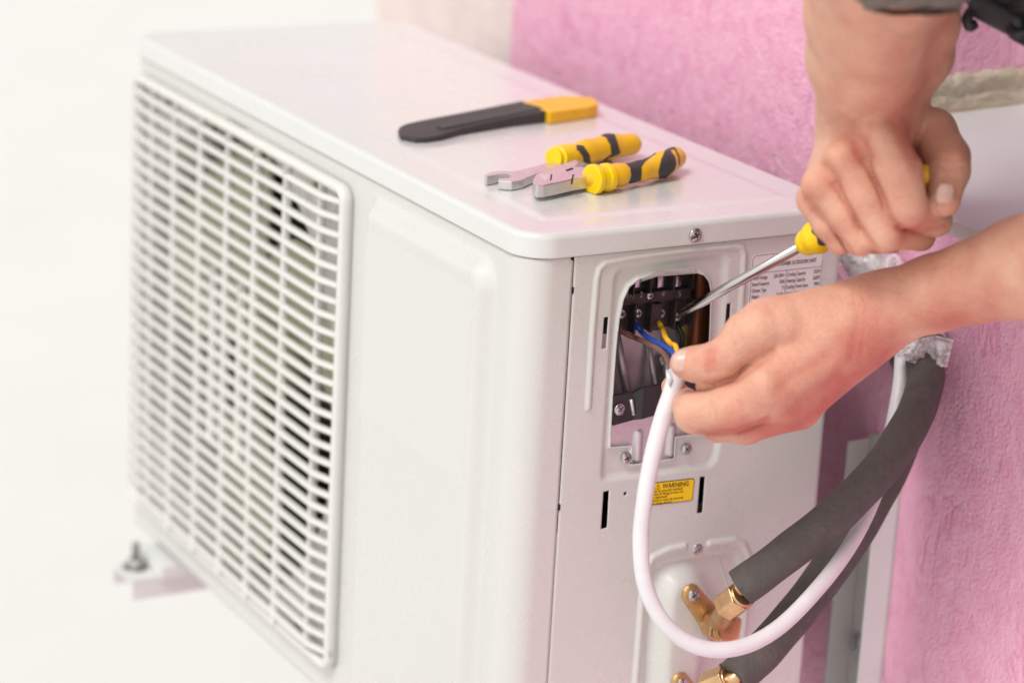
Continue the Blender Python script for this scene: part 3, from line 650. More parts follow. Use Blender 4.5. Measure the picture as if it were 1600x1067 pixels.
# ------------------------------------------------------------------ valves
def hexn(P, c, ax, r, l0, l1, rnd=.0006):
    ax = np.array(ax, float); ax /= np.linalg.norm(ax); u = np.cross(ax, [0.2, .1, 1]); u /= np.linalg.norm(u); w = np.cross(ax, u)
    q = P - np.array(c, np.float32); a = q @ ax.astype(np.float32); x = q @ u.astype(np.float32); y = q @ w.astype(np.float32)
    d = np.full(a.shape, -1e9, np.float32)
    for k in range(3):
        t = math.pi / 3 * k; d = np.maximum(d, np.abs(x * math.cos(t) + y * math.sin(t)) - r)
    d = np.maximum(d, np.sqrt(x * x + y * y) - r * 1.12)
    return smax(np.maximum(d, l0 - a), a - l1, rnd)
def cyl(P, c, ax, r, l0, l1, rnd=.0005):
    ax = np.array(ax, float); ax /= np.linalg.norm(ax); q = P - np.array(c, np.float32); a = q @ ax.astype(np.float32)
    rr = np.sqrt(np.maximum((q * q).sum(-1) - a * a, 0)); return smax(np.maximum(rr - r, l0 - a), a - l1, rnd)
def valve(pscrew, pcap, pnut, yb_, ycap, pnut_dir, parent):
    A = on(*pscrew, 'y', yb_); Cp = on(*pcap, 'y', ycap); Nn = pnut; cd = -CM[2] + .42 * CM[0] + .12 * CM[1]; cd /= np.linalg.norm(cd); base = Cp - cd * .027
    nd = np.array(pnut_dir, float); nd /= np.linalg.norm(nd)
    def f(P):
        d = s_cone(P, A + [0, .002, 0], base, .0078, .0105, ((0, 1, 0), .5))
        d = smin(d, cyl(P, base, cd, .0100, -.004, .014), .003)
        d = smin(d, s_cone(P, base + cd * .008, Nn - nd * .006, .0085, .0065), .003)
        return d
    lo = np.minimum(np.minimum(A, Cp), Nn) - .02; hi = np.maximum(np.maximum(A, Cp), Nn) + .02
    v = bpy.data.objects.new('service_valve', None); COL.objects.link(v); v.parent = parent; v.location = Vector(A) - Vector(parent.location)
    link('valve_body', sculpt(f, lo, hi, .0007), M['brass_cast'], v)
    g = lambda P: smin(hexn(P, Cp, cd, .0128, -.018, -.0050), cyl(P, Cp, cd, .0100, -.008, .0), .0006)
    link('cap_nut', sculpt(g, Cp - .024, Cp + .024, .0006), M['brass'], v)
    cu = np.cross(cd, [0, 0, 1]); cu /= np.linalg.norm(cu); V = [Cp + cd * .0003]; n = 40; w = np.cross(cu, cd)
    for k in range(n): V.append(Cp + cd * .0003 + (cu * math.cos(2 * math.pi * k / n) + w * math.sin(2 * math.pi * k / n)) * .0080)
    face = link('cap_face', pymesh(V, [(0, 1 + k, 1 + (k + 1) % n) for k in range(n)]), M['copper'], v, smooth=False)
    tm = text_mesh('JG', .0066, Cp + cd * .0005 - (-cu) * .0 - w * -.0 + cu * .0035 + w * .0022, -cu, -w * 1, bold=.0001)
    link('cap_mark', tm, M['brass_cast'], v, smooth=False)
    k = lambda P: np.minimum(hexn(P, Nn, nd, .0102, -.010, .009), cyl(P, Nn, nd, .0090, -.011, .0105))
    link('flare_nut', sculpt(k, Nn - .022, Nn + .022, .0006), M['brass'], v)
    screw(A + np.array([0, -.0018, 0]), (-.1, -1, .1), v, .95, .3)
    return v
NA = dp(1147, 938, 1.948); ND = dp(1178, 916, 1.932) - NA
valve((1081, 928), (1139, 984), NA, -.0135, -.036, ND, unit)
NB_ = dp(1121, 1068, 1.972); ND2 = dp(1160, 1052, 1.962) - NB_
valve((1064, 1066), (1112, 1118), NB_, -.0135, -.036, ND2, unit)

# ================================================================== SETTING
XW = .36
g = link('ground', pymesh([(-150, -150, -1.6), (150, -150, -1.6), (150, 250, -1.6), (-150, 250, -1.6)], [(0, 1, 2, 3)]), M['ground']); g['kind'] = 'structure'
wall = thing('house_wall', 'pink rough plastered house wall with a window opening above the unit', 'wall', (XW, 0, -1.6))
ye = .664; ec = .954
link('plaster', join([box(XW, .62, -2.2, ye, -1.6, .05), box(XW, .62, .09, ye, .05, 1.8), box(XW, .62, -2.2, -1.15, .05, 1.8), box(XW, .62, -1.15, .09, 1.45, 1.8)]), M['pink'], wall, smooth=False)
link('room', join([box(2.6, 2.7, -2.2, ec, -1.6, 1.8), box(.62, 2.6, -2.3, -2.2, -1.6, 1.8), box(.62, 2.6, ec - .01, ec + .1, -1.6, 1.8), box(.62, 2.6, -2.2, ec, 1.7, 1.8), box(.62, 2.6, -2.2, ec, -1.0, -.9)]), mat('room_plaster', (.35, .33, .31), .9), wall, smooth=False)
link('corner_strip', box(XW + .002, .62, ye, ec, -1.6, 1.8), M['plain'], wall, smooth=False)
# torn edge of bare mortar along the bottom of the window reveal
V, F = [], []; n = 60; rr = random.Random(3)
rows = 9
for i in range(n):
    x = XW + .004 + i * (.512 - XW) / (n - 1); hgt = .031 + .0012 * math.sin(i * .7) + rr.uniform(-.001, .001)
    for j in range(rows):
        t = j / (rows - 1); yy = .09 - .0040 - rr.uniform(0, .0010) + (.0045 if j == rows - 1 else 0) + (.0018 if j == 4 else 0)
        V.append((x, yy, .056 + t * hgt + .004 * (x - XW) / .15))
for i in range(n - 1):
    for j in range(rows - 1): F.append((i * rows + j, (i + 1) * rows + j, (i + 1) * rows + j + 1, i * rows + j + 1))
link('bare_mortar', pymesh(V, F), M['rough'], wall)
link('window_frame', join([box(.515, .57, .035, .0895, .06, 1.45, .003), box(.515, .57, -1.1495, -1.09, .06, 1.45, .003)]), M['wframe'], wall, smooth=False)
V = []
SY0, SY1 = -1.14, -.012
prof2 = [(.2445, .0375), (.2440, .0480), (.2452, .0492), (.36, .0555), (.5149, .0612), (.5149, .0590), (.36, .0533), (.2465, .0470), (.2460, .0375)]
k = len(prof2); V = [(x, SY0, z) for x, z in prof2] + [(x, SY1, z) for x, z in prof2]
link('window_sill', pymesh(V, [tuple(range(k))[::-1], tuple(range(k, 2 * k))] + [(i, (i + 1) % k, k + (i + 1) % k, k + i) for i in range(k)]), M['sill'], wall, smooth=False)
V = [(x, y, z) for y in (SY1 + .0002, .0898) for x, z in ((XW + .0005, .0555), (.5149, .0612), (.5149, .0505), (XW + .0005, .0505))]
link('inner_sill', pymesh(V, [(0, 1, 2, 3), (7, 6, 5, 4)] + [(i, i + 4, (i + 1) % 4 + 4, (i + 1) % 4) for i in range(4)]), M['sill'], wall, smooth=False)

def bracket(y0, y1, label, bolt_x):
    b = thing('wall_bracket', label, 'bracket', (XW, (y0 + y1) / 2, -.55), 'brackets carrying the unit')
    t = .0025; fl = .024
    ztop = -.188
    # rail: web on the wall with a rounded top, and two flanges
    yc = (y0 + y1) / 2; hw = (y1 - y0) / 2
    pol = [(y0, -.80), (y1, -.80)] + [(yc + hw * (abs(math.cos(a)) ** .5) * (1 if math.cos(a) > 0 else -1), ztop - .006 + .006 * math.sin(a)) for a in np.linspace(0, math.pi, 13)]
    bm = bmesh.new(); A = [bm.verts.new((XW - t, p[0], p[1])) for p in pol]; B = [bm.verts.new((XW - .0003, p[0], p[1])) for p in pol]
    bm.faces.new(A); bm.faces.new(B[::-1]); n = len(pol)
    for i in range(n): bm.faces.new((A[i], A[(i + 1) % n], B[(i + 1) % n], B[i]))
    me = bpy.data.meshes.new('m'); bm.to_mesh(me); bm.free()
    link('rail', join([me, box(XW - fl, XW - t - .0001, y1 - t, y1, -.80, ztop - .006, .0006)]), M['bracket'], b, smooth=False)
    link('rail_flange', box(XW - fl, XW - t - .0001, y0, y0 + t, -.80, ztop - .006, .0006), M['bracket_lit'], b, smooth=False)  # near flange paler than the web, its light painted in
    z = -.468
    link('arm', join([box(-.043, XW - fl - .001, y0, y1, z - .0025, z, .0006), box(-.040, XW - fl - .001, y0, y0 + .0025, z - .020, z - .0026, .0004), box(-.042, XW - fl - .001, y1 - .0025, y1, z - .020, z - .0026, .0004),
                      ]), M['bracket_lit'], b, smooth=False)
    bx, by = bolt_x, (y0 + y1) / 2 + .006
    link('bolt', join([tube([(bx, by, z + .004), (bx, by, z + .024)], .0038, 16), tube([(bx, by, z + .0002), (bx, by, z + .0014)], .012, 28), ]), mat('bolt_steel', (.25, .24, .22), .4, metal=.8), b)
    link('nut', sculpt(lambda P: hexn(P, (bx, by, z), (0, 0, 1), .0072, .0015, .0085), (bx - .012, by - .012, z - .002), (bx + .012, by + .012, z + .012), .0007), M['screw'], b)
    for zz in (-.365,):
        link('wall_bolt', sculpt(lambda P: np.minimum(hexn(P, (XW - .003, y0 + .030, zz), (-1, 0, 0), .0065, 0, .006), cyl(P, (XW - .003, y0 + .030, zz), (-1, 0, 0), .0085, -.001, .0012)),
                                 (XW - .014, y0 + .016, zz - .014), (XW + .001, y0 + .044, zz + .014), .0007), M['screw'], b)
    return b
bracket(.0145, .0590, 'grey channel wall bracket behind the foam covered pipes', -.010)
bracket(.612, .657, 'pale bracket arm with upright bolt poking out under the fan end', -.026)
for y0_ in (.603, .006): link('foot', box(-.016, D, y0_, y0_ + .06, -.4678, -.4555, .001), M['bracket_lit'], unit, smooth=False)

# ================================================================== PIPES AND CABLE
def foam(name, label, pts, r, nut, nutdir):
    o = thing(name, label, 'insulated pipe', pts[0], 'insulated copper pipes')
    P = spline(pts, 16); n = len(P); rg = np.random.default_rng(len(pts))
    ph = rg.uniform(0, 6, 6); k = np.arange(n)
    R_ = r * (1 + .012 * np.sin(k * .21 + ph[0]) + .01 * np.sin(k * .47 + ph[1]))
    me = tube(P, R_, 48, False, lambda i, a: 1 + .010 * math.sin(3 * a + i * .13 + ph[2]) + .006 * math.sin(7 * a - i * .3 + ph[3]) + (.05 * math.sin(5 * a + 1) + .03 * math.sin(11 * a) if i == 0 else 0))
    nV = len(me.vertices); 
    me2 = tube([P[0] + (P[1] - P[0]) * .15, P[0] + (P[4] - P[0]) * .8], [r * .52, r * .5], 32, True)
    T0 = P[1] - P[0]; T0 = T0 / np.linalg.norm(T0)
    V, F = [], []
    ring0 = [np.array(me.vertices[i].co) for i in range(48)]
    V = ring0 + [P[0] + (q - P[0]) * .5 + T0 * .0005 for q in ring0]; F = [(i, (i + 1) % 48, 48 + (i + 1) % 48, 48 + i) for i in range(48)]
    link('foam_insulation', join([me, pymesh(V, F)]), M['foam'], o)
    link('copper_pipe', tube([nut, P[0], P[3], P[6]], r * .42, 24), M['brass'], o)
    return o
foam('insulated_pipe', 'dark grey foam covered pipe running from upper brass valve, in front of the other',
     [dp(1158, 917, 1.943), dp(1230, 864, 1.935), dp(1310, 801, 1.94), dp(1380, 727, 1.958), dp(1426, 655, 1.985), dp(1446, 598, 2.012), dp(1443, 560, 2.035), dp(1434, 530, 2.05)], .0139, NA, ND)
foam('insulated_pipe', 'dark grey foam covered pipe running from lower brass valve, behind the white cable',
     [dp(1147, 1060, 1.966), dp(1200, 1008, 1.98), dp(1262, 935, 2.0), dp(1325, 848, 2.015), dp(1375, 762, 2.025), dp(1408, 690, 2.035), dp(1424, 625, 2.045), dp(1424, 570, 2.06), dp(1420, 530, 2.07)], .0143, NB_, ND2)
cab = thing('power_cable', 'white looped power cable with bared coloured wires going into the terminal box', 'cable', dp(1056, 590, 1.87))
cp = [dp(1060, 580, 1.868), dp(1050, 612, 1.866), dp(1035, 655, 1.862), dp(1020, 710, 1.858), dp(1007, 780, 1.856), dp(1001, 850, 1.857), dp(1010, 920, 1.859), dp(1043, 979, 1.862), dp(1095, 1011, 1.866), dp(1155, 1011, 1.874),
      dp(1215, 981, 1.888), dp(1275, 922, 1.912), dp(1326, 855, 1.95), dp(1362, 785, 1.985), dp(1384, 715, 2.005), dp(1398, 650, 2.02), dp(1407, 595, 2.03), dp(1410, 540, 2.045)]
CP = spline(cp, 14); rr_ = np.full(len(CP), .0056); rr_[:60] = np.linspace(.0066, .0056, 60)
link('cable_jacket', tube(CP, rr_, 32, True), M['cable'], cab)
t0 = dp(1049, 593, 1.862)
link('jacket_split', pymesh([dp(1040, 577, 1.866), dp(1045, 578, 1.862), dp(1050, 590, 1.858), dp(1046, 604, 1.858), dp(1041, 592, 1.862), dp(1043, 592, 1.869), dp(1050, 600, 1.868)], [(0, 1, 2, 3, 4), (0, 4, 3, 6, 5), (1, 0, 5, 6, 2), (2, 6, 3)]), M['cable'], cab)
def wire(name, m, pts, r): link(name, tube(spline(pts, 10), r, 14), m, cab)
wire('brown_wire', M['w_brown'], [dp(1052, 590, 1.868), dp(1046, 570, 1.870), dp(1036, 551, 1.885), dp(1018, 539, 1.90), on(998, 530, 'y', .010), on(980, 523, 'y', .016), on(966, 512, 'y', .022), on(958, 498, 'y', .03)], .0019)
wire('blue_wire', M['w_blue'], [dp(1056, 590, 1.868), dp(1052, 553, 1.878), dp(1038, 542, 1.89), dp(1020, 532, 1.91), on(1006, 522, 'y', .012), on(996, 510, 'y', .022), on(993, 502, 'y', .032)], .0019)
wire('yellow_wire', M['w_yellow'], [dp(1060, 590, 1.87), dp(1057, 545, 1.882), dp(1048, 537, 1.895), dp(1040, 527, 1.91), on(1036, 516, 'y', .012), on(1031, 506, 'y', .022), on(1027, 498, 'y', .033)], .0019)

# plastic film wound round the pipes where they leave the wall
fw = thing('plastic_film_wrap', 'crumpled clear plastic film wound round the pipes at the wall', 'plastic wrap', dp(1440, 545, 2.05))
P = spline([dp(1330, 362, 2.09), dp(1356, 400, 2.09), dp(1385, 445, 2.085), dp(1412, 490, 2.075), dp(1428, 528, 2.06), dp(1436, 552, 2.045)], 14)
rg = np.random.default_rng(5); A_ = rg.uniform(0, 6.3, (14,)); Kx = rg.uniform(.1, .9, 14); Ka = rg.integers(1, 9, 14)
def crum(i, a): return 1 + sum(.022 * abs(math.sin(Ka[q] * a / 1.0 + Kx[q] * i + A_[q])) for q in range(10)) - .12
link('film', tube(P, np.linspace(.0195, .0225, len(P)), 64, False, crum), M['film'], fw)
link('wrapped_core', tube(P, np.linspace(.0150, .0160, len(P)), 24, True), mat('pale_tape', (.55, .50, .50), .5, bump=.001, bscale=60), fw)
rg = np.random.default_rng(9)
V, F = [], []; nu_, nv_ = 16, 12
for i in range(nu_):
    for j in range(nv_):
        s, t = i / (nu_ - 1), j / (nv_ - 1)
        tl, tr, br_, bl_ = np.array([1398, 540.]), np.array([1474, 520.]), np.array([1493, 532.]), np.array([1400, 560.])
        bot_ = np.array([1398 + 82 * s, 556 + 16 * s + 6 * math.sin(3 * s)]); top_ = np.array([1400 + 76 * s, 536 - 15 * s])
        if s > .8: top_ = top_ + (s - .8) / .2 * np.array([14, 10])
        q = top_ * (1 - t) + bot_ * t
        V.append(dp(q[0], q[1], 2.012 + rg.uniform(-.004, .004) + .004 * math.sin(9 * s + 3 * t)))
for i in range(nu_ - 1):
    for j in range(nv_ - 1): F.append((i * nv_ + j, (i + 1) * nv_ + j, (i + 1) * nv_ + j + 1, i * nv_ + j + 1))
fl_ = link('film_flap', pymesh(V, F), M['film'], fw, smooth=False); q_ = fl_.modifiers.new('s', 'SOLIDIFY'); q_.thickness = .0003

# ================================================================== TOOLS ON THE COVER
def L(u, v, h): return on(u, v, 'z', LT + h)
def LP(pts, h): return [tuple(L(u, v, h)[:2]) for u, v in pts]
def slab(pts, h_px, z0, z1, bev): return prism(LP(pts, h_px), LT + z0, LT + z1, bev)
kn = thing('utility_knife', 'tapered black utility knife with yellow end on the white cover', 'knife', L(780, 190, 0))
def taper(me, pa, pb, za, zb):                                # thins a slab towards pa
    a = Vector((*pa[:2], 0)); b = Vector((*pb[:2], 0)); d = b - a
    for v in me.vertices:
        t = max(0, min(1, (Vector((v.co.x, v.co.y, 0)) - a).dot(d) / d.length_squared)); v.co.z = LT + .0003 + (v.co.z - LT) * (za + (zb - za) * t)
    return me
ta, tb = L(625, 195, .005), L(850, 170, .009)
blk = taper(slab([(622.5, 194), (626, 189), (636, 185), (660, 181), (681, 178), (750, 168.5), (816, 159), (859, 175), (800, 182), (720, 195), (690, 203), (668, 206), (650, 206.5), (627, 202)], .009, 0, .0095, .0006), ta, tb, .42, 1)
link('grip', blk, M['grip'], kn, smooth=False)
yel = slab([(817, 158.6), (850, 153), (881, 149.5), (905, 150.5), (924, 152.5), (933, 157), (935, 163), (920, 167), (860, 175.5)], .0105, .0003, .0105, .0010)
link('yellow_end', yel, M['yellow'], kn, smooth=False)
rb = []
a, b = L(690, 193, .0095), L(835, 168, .0095); dd = b - a; nn = np.array([-dd[1], dd[0], 0]); nn /= np.linalg.norm(nn)
zt_ = lambda t: LT + .0003 + .0095 * (.588 + .373 * t)
for i in range(24):
    t = i / 23; c = a + dd * t; w = .0045 + .004 * t; rb.append(tube([np.array([*(c - nn * w)[:2], zt_(t) + .0004]), np.array([*(c + nn * w)[:2], zt_(t) + .0004])], .0012, 8))
link('grip_ribs', join(rb), mat('rib_rubber', (.085, .075, .072), .55), kn)  # ribs in a slightly lighter tone than the grip

wr = slab([(757, 273.5), (766, 269), (781, 266.5), (800, 268), (812, 266), (828, 262), (858, 254), (905, 243), (955, 231), (958, 236), (908, 250), (862, 264), (836, 272), (824, 277), (817, 281), (800, 284), (779, 282.5),
           (778.5, 279), (795, 278), (800, 274.5), (796, 271.5), (779, 272), (775, 273.5), (761, 276)], .0072, .0006, .0072, .0006)
wt = thing('open_end_wrench', 'steel open end wrench with its jaw poking out left of the cutters', 'wrench', L(800, 280, 0))
link('wrench_body', wr, M['tool_steel'], wt, smooth=False)
xd = L(850, 258, .0074) - L(822, 268, .0074); xd[2] = 0; yd = np.array([-xd[1], xd[0], 0])
link('size_mark', text_mesh('14', .006, L(824, 271, .0074), xd, yd), mat('bright_stamp', (.95, .93, .93), .5), wt, smooth=False)

pl = thing('diagonal_cutters', 'diagonal cutting pliers with yellow and dark grey grips on the white cover', 'pliers', L(900, 270, 0))
hd = slab([(832.5, 284), (834, 278), (838, 272), (846, 268.5), (862, 262), (880, 256), (900, 249), (905, 253), (898, 261), (912, 261), (924, 262.5), (926, 274), (899, 278.5), (870, 285), (850, 289), (839, 289.5)], .0125, .0030, .0125, .0009)
link('jaws', hd, M['tool_steel'], pl, smooth=False)
link('bevel_hollow', slab([(842, 272.5), (861, 272.5), (853, 283)], .0127, .0110, .0127, .0003), mat('ground_bevel', (.72, .69, .68), .4, metal=.5), pl, smooth=False)
link('joint_slots', join([slab([(860.5, 273), (863, 272.5), (861.5, 280.5), (859.5, 281)], .0129, .0115, .0129, 0), slab([(894.5, 273), (897, 272.5), (894.5, 285), (892, 286)], .0129, .0115, .0129, 0),
                         slab([(884, 265.5), (894, 262), (896, 263.5), (886, 267)], .0129, .0115, .0129, 0)]), M['dark'], pl, smooth=False)
def in_poly(x, y, poly): return s_poly(np.array(x), np.array(y), poly) < 0
def handle(name, chain, guard, darks, lights, hmin=0):
    def f(P):
        d = None
        for i in range(len(chain) - 1):
            (a, ra), (b, rb_) = chain[i], chain[i + 1]; e = s_cone(P, a, b, ra, rb_, ((0, 0, 1), .95)); d = e if d is None else smin(d, e, .004)
        return np.maximum(d, LT + .0004 - P[..., 2])
    A = np.array([c[0] for c in chain]); me = sculpt(f, A.min(0) - .014, A.max(0) + .014, .0006)
    c = np.empty(len(me.polygons) * 3); me.polygons.foreach_get('center', c); c = c.reshape(-1, 3); q = (c - CC) @ CM.T; u = 800 + CF * q[:, 0] / q[:, 2]; v = 533.5 + CF * q[:, 1] / q[:, 2]
    mi = np.zeros(len(c), np.int32)
    for p in darks: mi[in_poly(u, v, p)] = 1
    for p in lights: mi[in_poly(u, v, p)] = 0
    link(name, me, [M['yellow'], M['grip']], pl); me.polygons.foreach_set('material_index', mi); me.update()
    def gf(P):
        d = None
        for (c_, ax_, r_, l0, l1) in guard: e = cyl(P, c_, ax_, r_, l0, l1, .0022); d = e if d is None else smin(d, e, .0016)
        return np.maximum(d, LT + .0003 - P[..., 2])
    A = np.array([g_[0] for g_ in guard]); link('guard', sculpt(gf, A.min(0) - .022, A.max(0) + .022, .0006), M['yellow_b'], pl)
z8 = lambda pts: [(820 + x / 5.926, 190 + y / 5.926) for x, y in pts]
handle('handle', [(L(930, 279, .010), .0085), (L(965, 274, .010), .0085), (L(1000, 268, .010), .0078), (L(1035, 258, .011), .0098), (L(1054, 247, .0115), .0088)],
       [(L(938, 279, .0105), L(965, 274, .0105) - L(930, 279, .0105), .0098, -.0075, .0085), (L(938, 279, .0105), L(965, 274, .0105) - L(930, 279, .0105), .0112, -.0085, -.0030), (L(938, 279, .0105), L(965, 274, .0105) - L(930, 279, .0105), .0106, .0035, .0088)],
       [z8([(820, 350), (890, 340), (1000, 360), (1090, 320), (1150, 285), (1250, 240), (1215, 300), (1120, 370), (1085, 420), (1080, 545), (955, 590), (985, 500), (975, 430), (930, 385)]),
        z8([(1310, 240), (1380, 215), (1430, 235), (1440, 400), (1350, 490), (1290, 540), (1245, 530), (1235, 470), (1262, 350)])],
       [z8([(1350, 265), (1385, 262), (1420, 330), (1425, 420), (1400, 470), (1385, 460), (1405, 400), (1395, 330)]), z8([(1390, 232), (1425, 240), (1450, 310), (1450, 400), (1435, 430), (1440, 330)])])
handle('handle', [(L(893, 243, .010), .0078), (L(915, 238, .010), .0092), (L(950, 230, .011), .0100), (L(985, 226, .011), .0088)],
       [(L(882, 244, .010), L(905, 239, .010) - L(882, 244, .010), .0088, -.0075, .0085), (L(880, 244.5, .0095), L(905, 239, .010) - L(880, 244.5, .010), .0080, -.0120, -.0020)],
       [z8([(450, 250), (490, 215), (545, 225), (600, 310), (620, 420), (548, 420), (535, 320), (500, 275)]),
        z8([(705, 130), (780, 80), (835, 120), (890, 290), (862, 315), (780, 345), (680, 400), (740, 345), (800, 300), (790, 220), (750, 150)])], [])

# ================================================================== SCREWDRIVER
sc = thing('screwdriver', 'long steel screwdriver with yellow collar held against the terminal screws', 'screwdriver', dp(1262, 380, 1.87))
T0, T1, T2 = dp(1061, 492, 1.962), dp(1262, 379, 1.868), dp(1437, 276, 1.79)
dv = (T1 - T0) / np.linalg.norm(T1 - T0); T2 = T1 + dv * np.linalg.norm(T2 - T1)
PP = [T0 + (T1 - T0) * t for t in (0, .012, .05, .1, 1)]
link('shaft', tube(PP, [.0014, .0022, .0034, .0037, .0037], 32), M['steel'], sc)
def hnd(P):
    d = s_cone(P, T1 + dv * .001, T1 + dv * .008, .0095, .0118); d = smin(d, s_cone(P, T1 + dv * .010, T1 + dv * .016, .0110, .0095), .002)
    return d
link('collar', sculpt(hnd, T1 - .02, T1 + .03, .0006), M['yellow_b'], sc)
hp = [T1 + dv * t for t in np.linspace(.014, .118, 24)]
hr = [.0085 + .0045 * math.sin(math.pi * min(1, t * 1.25 + .1)) for t in np.linspace(0, 1, 24)]; hr[-1] *= .6; hr[-2] *= .9
me = tube(hp, hr, 36, True, lambda i, a: 1 + .06 * math.cos(6 * a)); o = link('handle', me, [M['grip'], M['yellow']], sc)
for p in me.polygons:
    t = (Vector(p.center) - Vector(T1)).dot(Vector(dv)); p.material_index = 1 if t > .06 else 0

# ================================================================== PERSON
per = thing('person', 'person in a grey shirt and dark vest leaning over the window sill, driving a screwdriver', 'person', (.8, -.36, -.8))
AX = (0, 0, 1)
def cone_chain(P, jobs, k):
    d = None
    for a, b, ra, rb_ in jobs:
        e = s_cone(P, cj(*a), cj(*b), ra * a[2] / CF, rb_ * b[2] / CF); d = e if d is None else smin(d, e, k)
    return d
def right_arm(P):
    arm = cone_chain(P, [((1365, -110, 1.63), (1359, 15, 1.72), 102, 96), ((1359, 15, 1.72), (1355, 85, 1.765), 96, 89), ((1355, 85, 1.765), (1361, 178, 1.82), 89, 81),
                         ((1425, -110, 1.665), (1438, 35, 1.76), 72, 55), ((1438, 35, 1.76), (1434, 85, 1.79), 55, 50), ((1434, 85, 1.79), (1395, 172, 1.835), 50, 32)], .014)
    c = (1360, 180, 1.82)
    palm = cone_chain(P, [((1393, 200, 1.835), (1377, 212, 1.775), 44, 35), ((1365, 198, 1.835), (1322, 248, 1.778), 46, 34), ((1338, 205, 1.84), (1289, 284, 1.787), 43, 31), ((1318, 215, 1.845), (1274, 311, 1.80), 38, 28),
                          ((1361, 178, 1.825), (1355, 205, 1.835), 82, 70), ((1400, 250, 1.84), (1320, 300, 1.85), 45, 40), ((1432, 222, 1.845), (1448, 300, 1.845), 26, 24)], .010)
    d = smin(arm, palm, .012)
    def finger(js):
        e = None
        for a, b, ra, rb_ in js:
            q = s_cone(P, cj(*a), cj(*b), ra * a[2] / CF, rb_ * b[2] / CF); e = q if e is None else smin(e, q, .004)
        return e
    F = [finger([((1379, 214, 1.775), (1404, 266, 1.766), 37, 35.5), ((1404, 266, 1.766), (1418, 323, 1.766), 35.5, 32), ((1416, 326, 1.770), (1462, 345, 1.80), 29, 25), ((1462, 345, 1.80), (1462, 318, 1.83), 23, 22)]),
         finger([((1322, 248, 1.778), (1353, 310, 1.776), 33, 28.5), ((1353, 310, 1.776), (1381, 366, 1.778), 28.5, 27.5), ((1381, 366, 1.780), (1438, 369, 1.815), 26, 22), ((1438, 369, 1.815), (1440, 340, 1.85), 22, 20)]),
         finger([((1289, 285, 1.787), (1317, 335, 1.787), 29.5, 24), ((1317, 335, 1.787), (1343, 377, 1.790), 24, 22), ((1343, 377, 1.792), (1395, 376, 1.83), 21, 20)]),
         finger([((1273, 312, 1.80), (1291, 350, 1.80), 28, 21.5), ((1291, 350, 1.80), (1311, 380, 1.805), 21.5, 17.5), ((1311, 380, 1.807), (1360, 376, 1.84), 17, 17)])]
    fd = F[0]
    for e in F[1:]: fd = smin(fd, e, .0008)
    d = smin(d, fd, .0035)
    th = finger([((1412, 208, 1.835), (1458, 206, 1.815), 42, 36), ((1458, 206, 1.815), (1481, 246, 1.797), 36, 34), ((1481, 246, 1.797), (1482, 268, 1.790), 34, 33), ((1482, 268, 1.79), (1475, 313, 1.778), 32, 26)])
    d = smin(d, th, .0025)
    for (u, v, dd_, r) in ((1365, 206, 1.766, 17), (1310, 246, 1.7705, 16), (1269, 291, 1.781, 15), (1415, 326, 1.7605, 16), (1382, 368, 1.7725, 14), (1487, 252, 1.7845, 17), (1343, 379, 1.786, 11)):   # knuckles
        d = smin(d, s_cone(P, cj(u, v, dd_), cj(u + 1, v, dd_), r * dd_ / CF, r * dd_ / CF), .009)
    return d
